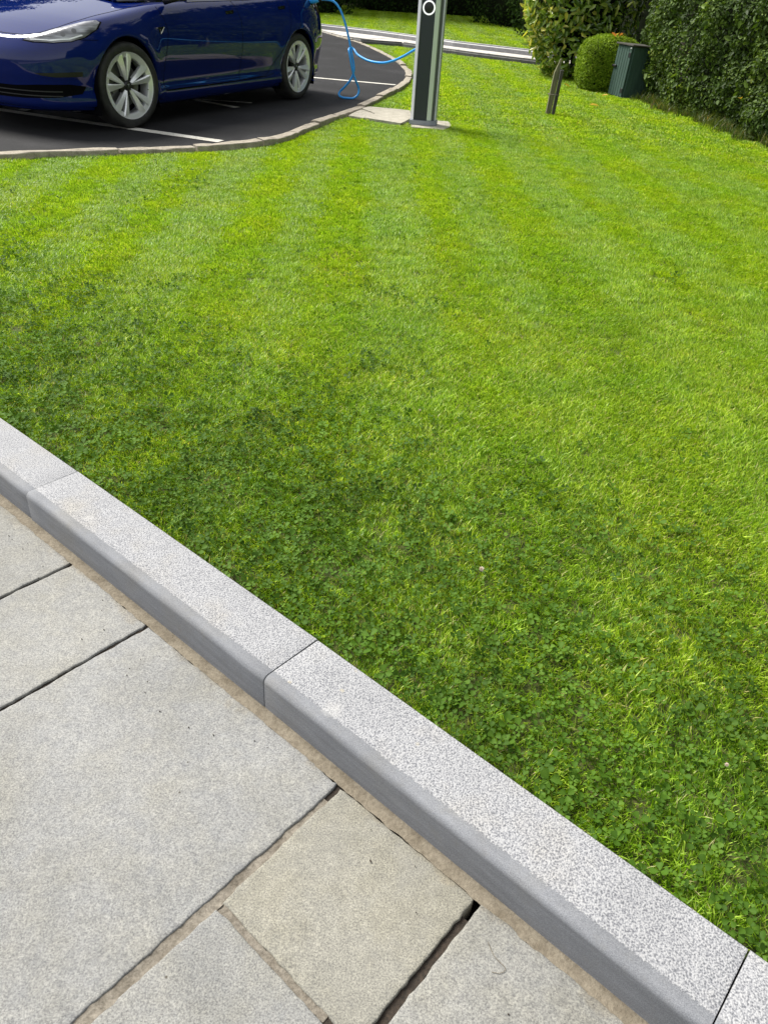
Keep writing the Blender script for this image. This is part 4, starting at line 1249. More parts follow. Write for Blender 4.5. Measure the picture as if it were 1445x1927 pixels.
def half_body():
    rows = []
    tf = np.linspace(0, 1, NF, endpoint=False) ** 1.0 * np.pi / 2
    for v in range(NS + NT):
        side = v < NS
        tau = min(v / (NS - 1), 1.0)
        # start from x of the outline at mid height, then iterate for the height of this row
        cf, sf = np.cos(tf) ** (2 / 3.0), np.sin(tf) ** (2 / 3.7)
        tr = np.linspace(0, 1, NR) * np.pi / 2
        cr, sr = np.sin(tr) ** (2 / 3.4), np.cos(tr) ** (2 / 4.2)
        xm = np.linspace(XA, XB, NM, endpoint=False)
        xf = XA + (0.84 - XA) * cf; xr = XB + (-3.85 - XB) * cr
        x = np.concatenate([xf, xm, xr])
        for it in range(3):
            z = z_b(x) + (z_sh(x) - z_b(x)) * tau
            fx = x_front(z[:NF]); rx = x_rear(z[NF + NM:])
            x = np.concatenate([XA + (fx - XA) * cf, xm, XB + (rx - XB) * cr])
        wv = np.concatenate([sf, np.ones(NM), sr])
        bw = sm(x, [0.84, 0.0, -0.5, -1.4, -2.3, -2.9, -3.4, -3.86], [0.925, 0.922, 0.916, 0.920, 0.920, 0.925, 0.915, 0.90], 0.25)
        # shoulder turns inwards near its top
        q = np.clip((tau - 0.72) / 0.28, 0, 1) * 0.93
        y = wv * (bw - inset(z) - 0.070 * (1 - np.sqrt(1 - q * q)) )
        # wheel-arch swell
        for cx in (0.0, WB):
            r = np.hypot(x - cx, z - WR)
            y = y + wv * 0.016 * np.exp(-((r - 0.405) / 0.075) ** 2) * (z > 0.2) * (1 - q)
        if not side:
            t = (v - NS + 1) / NT
            y = y * (1 - t)
            zc = z_c(x)
            # bonnet: small valley inside the wing, then the crowned panel
            z = z + (zc - z) * (1 - (1 - t) ** 1.9)
        rows.append(np.stack([x, y, z], 1))
    # underside: two rows inwards
    b0 = rows[0].copy(); b0[:, 1] *= 0.93; b0[:, 2] -= 0.012
    b1 = rows[0].copy(); b1[:, 1] = 0.0; b1[:, 2] -= 0.012; b1[:, 0] = np.clip(b1[:, 0], -3.7, 0.70)
    return np.array([b1, b0] + rows)
G = half_body()
NV_, NU_ = G.shape[0], G.shape[1]
def mirror(g):
    m_ = g.copy(); m_[..., 1] *= -1
    return m_
FULL = np.concatenate([G.reshape(-1, 3), mirror(G).reshape(-1, 3)])
q0 = np.array([(r * NU_ + c, r * NU_ + c + 1, (r + 1) * NU_ + c + 1, (r + 1) * NU_ + c) for r in range(NV_ - 1) for c in range(NU_ - 1)])
Q = np.concatenate([q0[:, ::-1], q0 + NV_ * NU_])
# analytic-ish smooth normals from the full grid
def grid_normals(g):
    du = np.gradient(g, axis=1); dv = np.gradient(g, axis=0)
    n_ = np.cross(dv, du); l = np.linalg.norm(n_, axis=2)[..., None]
    return n_ / np.maximum(l, 1e-9), l[..., 0]
n1, l1 = grid_normals(G)
if n1[NS // 2, NU_ // 2, 1] < 0: n1 = -n1
bad = l1 < 1e-8
n1[bad] = (0, 0, 1)
ker = np.exp(-0.5 * (np.arange(-7, 8) / 2.0) ** 2); ker /= ker.sum()
pad = np.concatenate([np.repeat(n1[:1], 7, 0), n1, np.repeat(n1[-1:], 7, 0)])
sm_ = sum(pad[i:i + NV_] * ker[i] for i in range(15))
sm_ /= np.linalg.norm(sm_, axis=2)[..., None] + 1e-9
n1[6:] = sm_[6:]
n1[-1, :, 1] = 0; n1[-1] /= np.linalg.norm(n1[-1], axis=1)[:, None] + 1e-9
n1[:, 0, 1] = 0; n1[:, 0] /= np.linalg.norm(n1[:, 0], axis=1)[:, None] + 1e-9
NRM = np.concatenate([n1.reshape(-1, 3), mirror(n1).reshape(-1, 3)])
fn_ = np.cross(FULL[Q[:, 2]] - FULL[Q[:, 0]], FULL[Q[:, 3]] - FULL[Q[:, 1]])
flip = (fn_ * NRM[Q].mean(1)).sum(1) < 0
Q[flip] = Q[flip][:, ::-1]
bvh = BVHTree.FromPolygons([tuple(v) for v in FULL], [tuple(int(i) for i in f) for f in Q])
cen = FULL[Q].mean(1)
rowid = np.concatenate([np.repeat(np.arange(NV_ - 1), NU_ - 1)] * 2)
area_ok = np.ones(len(Q), bool)
# regions: doors by side view, bonnet by plan, bumper by side view
D1 = [(-0.53, 1.2), (-0.49, 0.95), (-0.545, 0.82), (-0.560, 0.72), (-0.53, 0.62), (-0.49, 0.50), (-0.470, 0.36), (-0.475, 0.285), (-0.52, 0.268), (-1.69, 0.272), (-1.712, 0.43), (-1.726, 0.64), (-1.736, 0.80), (-1.70, 0.92), (-1.655, 0.98), (-1.655, 1.2)]
D2 = [(-1.655, 1.2), (-1.655, 0.98), (-1.70, 0.92), (-1.736, 0.80), (-1.726, 0.64), (-1.712, 0.43), (-1.69, 0.272), (-2.18, 0.285), (-2.27, 0.325), (-2.38, 0.42), (-2.52, 0.545), (-2.64, 0.69), (-2.70, 0.80), (-2.735, 0.98), (-2.74, 1.2)]
side_row = (rowid >= 2) & (rowid < NS + 2)
top_row = rowid >= NS
reg = np.zeros(len(Q), int)
ay = np.abs(cen[:, 1])
s_ = side_row & (ay > 0.55)
r1 = s_ & in_poly(cen[:, 0], cen[:, 2], D1); r2 = s_ & in_poly(cen[:, 0], cen[:, 2], D2)
L_ = cen[:, 1] > 0
reg[r1 & L_] = 1; reg[r2 & L_] = 2; reg[r1 & ~L_] = 3; reg[r2 & ~L_] = 4
BN = [(0.72, 0.0), (0.715, 0.30), (0.69, 0.47), (0.63, 0.575), (0.50, 0.66), (0.30, 0.715), (0.0, 0.745), (-0.30, 0.755), (-0.48, 0.75), (-0.56, 0.5), (-0.60, 0.0)]
BNF = BN + [(x_, -y_) for x_, y_ in BN[::-1]]
reg[(cen[:, 2] > 0.6) & in_poly(cen[:, 0], cen[:, 1], BNF) & (rowid > 40)] = 5
BP = [(0.20, 0.685), (0.90, 0.685), (0.90, 0.0), (0.20, 0.0)]
reg[(reg == 0) & in_poly(cen[:, 0], cen[:, 2], BP)] = 6
# wheel openings
ARCH = 0.383
hole = np.zeros(len(Q), bool)
for cx in (0.0, WB):
    hole |= (np.hypot(cen[:, 0] - cx, cen[:, 2] - WR) < ARCH) & (ay > 0.50)
    hole |= (np.abs(cen[:, 0] - cx) < ARCH - 0.01) & (cen[:, 2] < WR) & (ay > 0.50)
reg[hole] = -1
# snap region borders onto their drawn outlines
vreg = {}
for qi in range(len(Q)):
    for v in Q[qi]: vreg.setdefault(int(v), set()).add(int(reg[qi]))
def near_line(px, pz, line):
    best = None
    for (x1, z1), (x2, z2) in zip(line, line[1:] + line[:1]):
        dx, dz = x2 - x1, z2 - z1
        t = max(0, min(1, ((px - x1) * dx + (pz - z1) * dz) / (dx * dx + dz * dz + 1e-12)))
        d = math.hypot(px - x1 - t * dx, pz - z1 - t * dz)
        if best is None or d < best[0]: best = (d, x1 + t * dx, z1 + t * dz)
    return best
NEWV = FULL.copy()
for v, rs in vreg.items():
    if len(rs) < 2: continue
    p = FULL[v]
    if -1 in rs:
        cx = 0.0 if p[0] > -1.4 else WB
        if p[2] > WR:
            d = math.hypot(p[0] - cx, p[2] - WR)
            NEWV[v, 0] = cx + (p[0] - cx) * ARCH / d; NEWV[v, 2] = WR + (p[2] - WR) * ARCH / d
        elif abs(p[0] - cx) > 0.2:
            NEWV[v, 0] = cx + math.copysign(ARCH, p[0] - cx)
        continue
    for rgs, line, plan in (({1, 3}, D1, 0), ({2, 4}, D2, 0), ({5}, BNF, 1), ({6}, BP, 0)):
        if rs & rgs:
            a, b = (p[0], p[1]) if plan else (p[0], p[2])
            d, nx, nz = near_line(a, b, line)
            if d < 0.02:
                if plan: tgt = Vector((nx, nz, p[2]))
                else: tgt = Vector((nx, p[1], nz))
                hit = bvh.find_nearest(tgt)
                if hit[0] is not None: NEWV[v] = hit[0]
            break
def part_from(name, mask, mat, parent=car):
    fs = Q[mask]
    used, inv = np.unique(fs, return_inverse=True)
    inv = inv.reshape(fs.shape)
    me = bpy.data.meshes.new(name)
    me.from_pydata(NEWV[used].tolist(), [], inv.tolist())
    me.materials.append(mat); me.shade_smooth()
    me.normals_split_custom_set_from_vertices([tuple(v) for v in NRM[used]])
    o = bpy.data.objects.new(name, me)
    return link(o, parent)
part_from('body', reg == 0, MAT['blue'])
doors = [part_from('front_door', reg == 1, MAT['blue']), part_from('rear_door', reg == 2, MAT['blue']), part_from('front_door', reg == 3, MAT['blue']), part_from('rear_door', reg == 4, MAT['blue'])]
bonnet = part_from('bonnet', reg == 5, MAT['blue'])
bumper = part_from('front_bumper', reg == 6, MAT['blue'])

def cast(p, d):
    h = bvh.ray_cast(Vector(p) - Vector(d).normalized() * 2.0, Vector(d).normalized())
    return (h[0], h[1]) if h[0] is not None else (None, None)
def side_pt(x, z, sgn=1):
    return cast((x, 0.9 * sgn, z), (0, -sgn, 0))
def surf_ribbon(name, pts, wd, mat, parent, lift=0.0012, proj='side', sgn=1, taper=False):
    """thin strip lying on the body along a drawn line"""
    C_ = []
    dens = []
    for a, b in zip(pts[:-1], pts[1:]):
        k = max(1, int((Vector(b) - Vector(a)).length / 0.02)); dens += [Vector(a).lerp(Vector(b), i / k) for i in range(k)]
    dens.append(Vector(pts[-1]))
    for p in dens:
        if proj == 'side': h = side_pt(p[0], p[1], sgn)
        elif proj == 'plan': h = cast((p[0], p[1] * sgn, 0.8), (0, 0, -1))
        elif proj == 'corner': h = cast((p[0], p[1] * sgn, p[2]), (-0.62, -0.78 * sgn, -0.0))
        if h[0] is not None:
            nn = h[1]
            if (proj == 'plan' and nn.z < 0) or (proj != 'plan' and nn.y * sgn < 0): nn = -nn
            C_.append((h[0], nn))
    V, Fc = [], []
    for i, (c, nn) in enumerate(C_):
        a = C_[max(i - 1, 0)][0]; b = C_[min(i + 1, len(C_) - 1)][0]
        t = (b - a).normalized(); s = t.cross(nn).normalized()
        w_ = wd * (min(i, len(C_) - 1 - i, 4) / 4 * 0.9 + 0.1) if taper else wd
        V += [c + nn * lift + s * w_ / 2, c + nn * lift - s * w_ / 2]
    for i in range(len(C_) - 1): Fc.append((2 * i, 2 * i + 1, 2 * i + 3, 2 * i + 2))
    return mesh_obj(name, V, Fc, mat, parent)
def patch(name, outline, direction, mat, parent, lift=0.002, step=0.018, sgn=1, dome=0.0):
    """panel following the body inside an outline given on a projection plane; outline points are (x,y,z) near the body"""
    d = Vector((direction[0], direction[1] * sgn, direction[2])).normalized()
    ex = d.cross(Vector((0, 0, 1))).normalized(); ez = ex.cross(d).normalized()
    o0 = Vector((outline[0][0], outline[0][1] * sgn, outline[0][2]))
    P2 = [((Vector((p[0], p[1] * sgn, p[2])) - o0).dot(ex), (Vector((p[0], p[1] * sgn, p[2])) - o0).dot(ez)) for p in outline]
    dens = []
    for a, b in zip(P2, P2[1:] + P2[:1]):
        k = max(1, int(math.hypot(b[0] - a[0], b[1] - a[1]) / step)); dens += [(a[0] + (b[0] - a[0]) * i / k, a[1] + (b[1] - a[1]) * i / k) for i in range(k)]
    xs = [p[0] for p in dens]; ys = [p[1] for p in dens]
    gx, gy = np.meshgrid(np.arange(min(xs), max(xs), step), np.arange(min(ys), max(ys), step))
    gx, gy = gx.ravel(), gy.ravel()
    kk = in_poly(gx, gy, dens) & (dist_poly(gx, gy, dens, True) > step * 0.5)
    pts = [Vector(p) for p in dens] + [Vector((a, b)) for a, b in zip(gx[kk], gy[kk])]
    r = delaunay_2d_cdt(pts, [], [list(range(len(dens)))], 1, 1e-6)
    db = dist_poly(np.array([p[0] for p in r[0]]), np.array([p[1] for p in r[0]]), dens, True)
    V, ok = [], []
    for p, dd_ in zip(r[0], db):
        w_ = o0 + ex * p[0] + ez * p[1]
        h = bvh.ray_cast(w_ - d * 1.5, d)
        if h[0] is None:
            V.append(w_); ok.append(False)
        else:
            nn = h[1] if h[1].dot(d) < 0 else -h[1]
            V.append(h[0] + nn * (lift + dome * min(1.0, dd_ / 0.03) ** 0.6)); ok.append(True)
    Fc = [f for f in r[2] if all(ok[i] for i in f)]
    o = mesh_obj(name, V, Fc, mat, parent, True)
    bmm = bmesh.new(); bmm.from_mesh(o.data); bmesh.ops.recalc_face_normals(bmm, faces=bmm.faces)
    bmm.faces.ensure_lookup_table()
    if bmm.faces and bmm.faces[0].normal.dot(d) > 0: bmesh.ops.reverse_faces(bmm, faces=bmm.faces)
    bmm.to_mesh(o.data); bmm.free()
    return o, [V[i] for i in range(len(dens))]
# shut lines
for sgn, da, db in ((1, 0, 1), (-1, 2, 3)):
    surf_ribbon('shut_line', D1[1:15], 0.006, MAT['gap'], doors[da], sgn=sgn)
    surf_ribbon('shut_line', D2[6:14], 0.006, MAT['gap'], doors[db], sgn=sgn)
    surf_ribbon('bonnet_gap', [p for p in BN[0:9]], 0.007, MAT['gap'], bonnet, proj='plan', sgn=sgn)
    surf_ribbon('bumper_seam', [(0.30, 0.685), (0.60, 0.69)], 0.005, MAT['gap'], bumper, sgn=sgn)
    # headlamp: dark surround, clear lens, inner units
    HLO = [(0.745, 0.50, 0.672), (0.70, 0.57, 0.652), (0.62, 0.70, 0.655), (0.52, 0.80, 0.675), (0.42, 0.86, 0.71), (0.30, 0.895, 0.775), (0.235, 0.885, 0.825), (0.25, 0.865, 0.840), (0.34, 0.82, 0.835), (0.44, 0.765, 0.805), (0.54, 0.70, 0.775), (0.64, 0.62, 0.735), (0.715, 0.54, 0.695)]
    sur, ol = patch('headlight_surround', HLO, (-0.62, -0.70, -0.35), MAT['gap'], car, 0.001, 0.02, sgn)
    cx = [sum(p[i] for p in HLO) / len(HLO) for i in range(3)]
    HLI = [tuple(p[i] + (cx[i] - p[i]) * 0.06 for i in range(3)) for p in HLO]
    lamp, _ = patch('headlight', HLI, (-0.62, -0.70, -0.35), MAT['lamp'], car, 0.0025, 0.014, sgn, dome=0.004)
    sur.parent = lamp
    patch('daylight_strip', [(0.70, 0.555, 0.668), (0.62, 0.69, 0.668), (0.52, 0.79, 0.688), (0.43, 0.845, 0.722), (0.44, 0.84, 0.730), (0.53, 0.785, 0.698), (0.63, 0.68, 0.679), (0.705, 0.55, 0.676)], (-0.62, -0.70, -0.35), MAT['white'], lamp, 0.009, 0.01, sgn)
    for lx, ly, lz in ((0.545, 0.745, 0.722), (0.47, 0.795, 0.75)):
        patch('lamp_projector', [(lx + 0.020 * math.cos(q) * 0.75, ly - 0.020 * math.cos(q) * 0.66, lz + 0.020 * math.sin(q)) for q in [k * math.pi / 5 for k in range(10)]], (-0.62, -0.70, -0.35), MAT['disc'], lamp, 0.008, 0.01, sgn)
    # grooved fog slot and lower intake
    FG = [(0.735, 0.56, 0.452), (0.66, 0.70, 0.456), (0.55, 0.83, 0.462), (0.50, 0.86, 0.462), (0.50, 0.86, 0.430), (0.56, 0.82, 0.425), (0.66, 0.69, 0.424), (0.71, 0.60, 0.435)]
    patch('fog_slot', FG, (-0.62, -0.75, 0), MAT['black'], bumper, 0.0015, 0.02, sgn)
    surf_ribbon('slot_edge', [(0.71, 0.60, 0.432), (0.66, 0.69, 0.420), (0.56, 0.82, 0.421), (0.50, 0.86, 0.426)], 0.008, MAT['blue'], bumper, 0.005, 'corner', sgn)
    # wheel openings: rolled lip and dark liner
    for wx in (0.0, WB):
        V, Fc = [], []
        k = 44
        for i in range(k + 1):
            a = math.radians(-26 + 232 * i / k)
            x_, z_ = wx + ARCH * math.cos(a), WR + ARCH * math.sin(a)
            if z_ < WR: x_ = wx + math.copysign(ARCH, math.cos(a))
            h = side_pt(wx + (ARCH + 0.006) * math.cos(a) if z_ > WR else wx + math.copysign(ARCH + 0.006, math.cos(a)), z_, sgn)
            yy_ = abs(h[0].y) if h[0] is not None else 0.9
            for (dr, dy) in ((0.004, 0.0), (-0.004, -0.001), (-0.009, -0.006), (-0.010, -0.03)):
                f = (ARCH + dr) / ARCH
                V.append((wx + (x_ - wx) * f, sgn * (yy_ + dy), WR + (z_ - WR) * f if z_ > WR else z_))
        for i in range(k):
            for j in range(3): Fc.append((i * 4 + j, i * 4 + j + 1, (i + 1) * 4 + j + 1, (i + 1) * 4 + j))
        mesh_obj('wheel_arch', V, Fc, MAT['blue'], car, True)
        V, Fc = [], []
        for i in range(k + 1):
            a = math.radians(-32 + 244 * i / k)
            x_, z_ = wx + (ARCH - 0.004) * math.cos(a), WR + (ARCH - 0.004) * math.sin(a)
            if z_ < WR: x_ = wx + math.copysign(ARCH - 0.004, math.cos(a))
            V += [(x_, sgn * 0.885, z_), (x_, sgn * 0.55, z_), (wx, sgn * 0.55, WR)]
        for i in range(k): Fc += [(i * 3, i * 3 + 1, i * 3 + 4, i * 3 + 3), (i * 3 + 1, i * 3 + 2, i * 3 + 5, i * 3 + 4)]
        mesh_obj('wheel_liner', V, Fc, MAT['gap'], car, True)
    # door handles: flush recess and bar
    for hx, hz, dr in ((-1.50, 0.868, doors[da]), (-2.49, 0.905, doors[db])):
        patch('handle_recess', [(hx, 0.9, hz - 0.016), (hx - 0.13, 0.9, hz - 0.010), (hx - 0.148, 0.9, hz + 0.004), (hx - 0.148, 0.9, hz + 0.026), (hx - 0.128, 0.9, hz + 0.020), (hx, 0.9, hz + 0.010)], (0, -1, 0), MAT['gap'], dr, 0.0015, 0.015, sgn)
        patch('door_handle', [(hx - 0.004, 0.9, hz - 0.012), (hx - 0.118, 0.9, hz - 0.006), (hx - 0.118, 0.9, hz + 0.016), (hx - 0.004, 0.9, hz + 0.007)], (0, -1, 0), MAT['glossblack'], dr, 0.003, 0.02, sgn, dome=0.003)
    # side repeater badge
    patch('side_camera', [(-0.395, 0.9, 0.762), (-0.515, 0.9, 0.768), (-0.50, 0.9, 0.752), (-0.452, 0.9, 0.716), (-0.44, 0.9, 0.722), (-0.432, 0.9, 0.75)], (0, -1, 0), MAT['glossblack'], car, 0.003, 0.012, sgn, dome=0.004)
    patch('camera_trim', [(-0.505, 0.9, 0.766), (-0.517, 0.9, 0.766), (-0.455, 0.9, 0.714), (-0.446, 0.9, 0.718)], (0, -1, 0), MAT['chrome'], car, 0.008, 0.012, sgn)
    # sill strip, side marker of the rear lamp
    surf_ribbon('sill_gap', [(-0.47, 0.262), (-1.2, 0.264), (-2.2, 0.276), (-2.36, 0.30)], 0.005, MAT['gap'], car, sgn=sgn)
    patch('tail_lamp', [(-3.52, 0.9, 0.80), (-3.30, 0.9, 0.93), (-3.33, 0.9, 1.0), (-3.50, 0.9, 0.985), (-3.78, 0.9, 0.93), (-3.80, 0.9, 0.80)], (0.25, -1, 0), MAT['tail'], car, 0.002, 0.02, sgn)
INT = [(0.90, 0.0, 0.255), (0.80, 0.45, 0.262), (0.66, 0.70, 0.275), (0.58, 0.80, 0.30), (0.55, 0.82, 0.355), (0.62, 0.76, 0.372), (0.72, 0.60, 0.368), (0.82, 0.40, 0.352), (0.90, 0.0, 0.350)]
INTF = INT + [(x_, -y_, z_) for x_, y_, z_ in INT[::-1][1:-1]]
patch('lower_intake', INTF, (-1, 0, 0), MAT['gap'], bumper, 0.0015, 0.03)
for zz in (0.285, 0.318):
    V, Fc = [], []
    for yy_ in np.linspace(-0.72, 0.72, 41):
        h = cast((0.8, yy_, zz), (-1, 0, 0))
        if h[0] is not None: V += [h[0] + Vector((0.006, 0, 0.004)), h[0] + Vector((0.006, 0, -0.004))]
    mesh_obj('intake_slat', V, [(2 * i, 2 * i + 1, 2 * i + 3, 2 * i + 2) for i in range(len(V) // 2 - 1)], MAT['black'], bumper)
# number plate recess on the nose
patch('plate_panel', [(0.9, -0.26, 0.40), (0.9, 0.26, 0.40), (0.9, 0.26, 0.51), (0.9, -0.26, 0.51)], (-1, 0, 0), MAT['black'], bumper, 0.006, 0.03)
# nose emblem: small T of bright metal on the bonnet edge
patch('nose_badge', [(0.80, -0.028, 0.655), (0.80, 0.028, 0.655), (0.80, 0.020, 0.647), (0.80, 0.006, 0.646), (0.80, 0.0, 0.60), (0.80, -0.006, 0.646), (0.80, -0.020, 0.647)], (-1, 0, -0.1), MAT['chrome'], car, 0.003, 0.006)

# glasshouse: tinted shell, roof rails, pillars, mirrors (mostly above the picture)
XS = [-0.30, -0.45, -0.62, -0.85, -1.10, -1.40, -1.75, -2.1, -2.5, -2.9, -3.2, -3.45]
ZT = [0.955, 1.015, 1.095, 1.215, 1.33, 1.415, 1.44, 1.43, 1.375, 1.265, 1.165, 1.10]
YB = [0.60, 0.70, 0.765, 0.79, 0.80, 0.805, 0.805, 0.80, 0.79, 0.765, 0.71, 0.60]
V, Fc = [], []
ng_ = 17
for x_, zt, yb in zip(XS, ZT, YB):
    zb = float(z_sh(x_)) - 0.03 if x_ < -0.5 else float(z_c(x_)) - 0.02
    zb = min(zb, zt - 0.012)
    hh = zt - zb
    for j in range(ng_):
        a = math.pi * j / (ng_ - 1)
        c, s = math.cos(a), math.sin(a)
        V.append((x_, yb * math.copysign(abs(c) ** 0.62, c) * (1 - 0.20 * min(1, hh / 0.45) * s ** 1.5), zb + hh * s ** 0.72))
for i in range(len(XS) - 1):
    for j in range(ng_ - 1): Fc.append((i * ng_ + j, i * ng_ + j + 1, (i + 1) * ng_ + j + 1, (i + 1) * ng_ + j))
gh = mesh_obj('window_glass', V, Fc, MAT['glass'], car)
sb = gh.modifiers.new('smooth', 'SUBSURF'); sb.levels = 2; sb.render_levels = 2
gh.data.shade_smooth()
for sgn, dr in ((1, doors[0]), (-1, doors[2])):
    rail = [V[i * ng_ + (3 if sgn > 0 else ng_ - 4)] for i in range(len(XS))]
    v_, f_ = tube(catmull(rail, 5), 0.028, 8); mesh_obj('roof_rail', v_, f_, MAT['blue'], car, True)
    surf_ribbon('window_trim', [(-0.62, 0.945), (-1.2, 0.958), (-1.9, 0.972), (-2.7, 1.0)], 0.014, MAT['glossblack'], car, 0.004, sgn=sgn)
    bm = bmesh.new()
    bmesh.ops.create_icosphere(bm, subdivisions=4, radius=1.0)
    for v in bm.verts:
        p = v.co
        k_ = 1 / (abs(p.x) ** 3 + abs(p.y) ** 3 + abs(p.z) ** 3) ** (1 / 3)
        p = p * k_
        v.co = Vector((-0.655 + 0.085 * p.x * (1 - 0.15 * p.y), sgn * (1.005 + 0.105 * p.y), 1.045 + 0.068 * p.z + 0.01 * p.y))
    mir = bm_obj('door_mirror', bm, MAT['blue'], dr, True)
    v_, f_ = tube([(-0.63, sgn * 0.84, 0.955), (-0.64, sgn * 0.90, 0.968), (-0.65, sgn * 0.97, 0.99)], [0.03, 0.026, 0.03], 10)
    mesh_obj('mirror_stalk', v_, f_, MAT['black'], mir, True)

# wheels
def lathe(prof, seg=72, close=False):
    V, Fc = [], []
    for k in range(seg):
        a = 2 * math.pi * k / seg
        for r_, y_ in prof: V.append((r_ * math.cos(a), y_, r_ * math.sin(a)))
    m = len(prof)
    for k in range(seg):
        for j in range(m - 1): Fc.append((k * m + j, k * m + j + 1, ((k + 1) % seg) * m + j + 1, ((k + 1) % seg) * m + j))
    return V, Fc
def fix(o):
    bmm = bmesh.new(); bmm.from_mesh(o.data); bmesh.ops.recalc_face_normals(bmm, faces=bmm.faces); bmm.to_mesh(o.data); bmm.free()
    o.data.shade_smooth(); o.data.set_sharp_from_angle(angle=math.radians(38))
    return o
# outer face of the wheel is at y = 0, the car's middle lies at negative y
TY = [(0.258, -0.012), (0.264, -0.004), (0.278, 0.001), (0.300, 0.003), (0.318, -0.004), (0.329, -0.018), (0.3335, -0.036), (0.335, -0.06), (0.3335, -0.0615), (0.3335, -0.0665), (0.335, -0.068), (0.335, -0.105), (0.3335, -0.1065), (0.3335, -0.1115), (0.335, -0.113),
      (0.335, -0.15), (0.3335, -0.1515), (0.3335, -0.1565), (0.335, -0.158), (0.3335, -0.19), (0.329, -0.205), (0.316, -0.22), (0.29, -0.225), (0.258, -0.215)]
RM = [(0.245, -0.21), (0.238, -0.15), (0.226, -0.10), (0.2155, -0.05), (0.2155, -0.030), (0.219, -0.022), (0.236, -0.013), (0.252, -0.009), (0.2585, -0.005), (0.2605, -0.008), (0.2605, -0.02)]
def spoke_mesh():
    """one bladed spoke lying along +x, its ridge on the +z side"""
    st_ = [(0.046, 0.010, -0.035, 0.050), (0.085, 0.015, -0.026, 0.052), (0.13, 0.020, -0.018, 0.05), (0.18, 0.025, -0.013, 0.046), (0.222, 0.031, -0.011, 0.04), (0.247, 0.035, -0.0105, 0.03)]
    V, Fc = [], []
    for i, (r_, hw, y_, dp) in enumerate(st_):
        lean = -0.004 * (1 - i / 5)
        V += [(r_, y_ - 0.010, -hw), (r_, y_ - 0.001, -hw * 0.1), (r_, y_ + 0.0045, hw * 0.72 + lean), (r_, y_ - 0.004, hw), (r_, y_ - dp, hw * 0.8), (r_, y_ - dp, -hw * 0.8)]
    for i in range(len(st_) - 1):
        for j in range(6): Fc.append((i * 6 + j, i * 6 + (j + 1) % 6, (i + 1) * 6 + (j + 1) % 6, (i + 1) * 6 + j))
    Fc += [tuple(range(6)), tuple(range(30, 36))]
    return V, Fc
SV, SF = spoke_mesh()
sp_me = []
for flip in (1, -1):
    me = bpy.data.meshes.new('spoke')
    me.from_pydata([(x_, y_, z_ * flip) for x_, y_, z_ in SV], [], SF)
    bmm = bmesh.new(); bmm.from_mesh(me); bmesh.ops.recalc_face_normals(bmm, faces=bmm.faces); bmm.to_mesh(me); bmm.free()
    me.materials.append(MAT['alloy']); me.shade_smooth(); me.set_sharp_from_angle(angle=math.radians(22)); sp_me.append(me)
def wheel(x_, sgn, steer=0.0, spin=0.0):
    v_, f_ = lathe(RM); wl = fix(mesh_obj('wheel', v_, f_, MAT['alloy'], car))
    wl.location = (x_, sgn * 0.905, WR)
    wl.rotation_euler = (0, spin if sgn > 0 else -spin, steer if sgn > 0 else math.pi + steer)
    wl.rotation_mode = 'YXZ' if False else 'XYZ'
    v_, f_ = lathe(TY, 96); fix(mesh_obj('tyre', v_, f_, MAT['tyre'], wl))
    for k in range(5):
        for j, s in enumerate((-1, 1)):
            o = bpy.data.objects.new('spoke', sp_me[j]); link(o, wl)
            # the two spokes of a pair meet at the hub and spread towards the rim
            a = 2 * math.pi * k / 5 + 0.31
            piv = 0.050
            d = a + s * 0.225
            base = Vector((math.cos(a + s * 0.12) * piv, 0, math.sin(a + s * 0.12) * piv))
            tip = Vector((math.cos(d) * 0.247, 0, math.sin(d) * 0.247))
            ang = math.atan2(tip.z - base.z, tip.x - base.x)
            L = (tip - base).length
            o.rotation_euler = (0, -ang, 0)
            off = base - Vector((math.cos(ang), 0, math.sin(ang))) * 0.052
            o.location = off
            o.scale = (1.0, 1, 1)
    v_, f_ = lathe([(0.0001, -0.030), (0.028, -0.030), (0.032, -0.034), (0.040, -0.046), (0.075, -0.052), (0.078, -0.075), (0.0001, -0.08)], 40)
    hub = fix(mesh_obj('hub_cap', v_, f_, MAT['black'], wl))
    mesh_obj('emblem', [(-0.015, -0.0285, 0.014), (0.0, -0.0285, 0.017), (0.015, -0.0285, 0.014), (0.010, -0.0285, 0.009), (0.003, -0.0285, 0.010), (0.0, -0.0285, -0.018), (-0.003, -0.0285, 0.010), (-0.010, -0.0285, 0.009)], [(0, 1, 6, 7), (1, 2, 3, 4), (1, 4, 5, 6)], MAT['basegrey'], hub)
    v_, f_ = lathe([(0.07, -0.10), (0.168, -0.10), (0.170, -0.102), (0.170, -0.122), (0.07, -0.122)], 48); fix(mesh_obj('brake_disc', v_, f_, MAT['disc'], wl))
    bm = bmesh.new(); bm_box(bm, (0.135, -0.10, 0.04), (0.075, 0.06, 0.16), Matrix.Rotation(0.28, 3, 'Y'), 0.012); bm_obj('brake_caliper', bm, MAT['disc'], wl)
    v_, f_ = lathe([(0.0001, -0.135), (0.2, -0.135), (0.23, -0.14)], 40); mesh_obj('backing_plate', v_, f_, MAT['gap'], wl)
    v_, f_ = tube([(-0.205, -0.03, -0.06), (-0.197, -0.012, -0.058)], 0.004, 6); mesh_obj('valve', v_, f_, MAT['chrome'], wl)
    return wl
wheel(0.0, 1, math.radians(-8), 0.1); wheel(WB, 1, 0, 0.62); wheel(0.0, -1, math.radians(-8)); wheel(WB, -1)

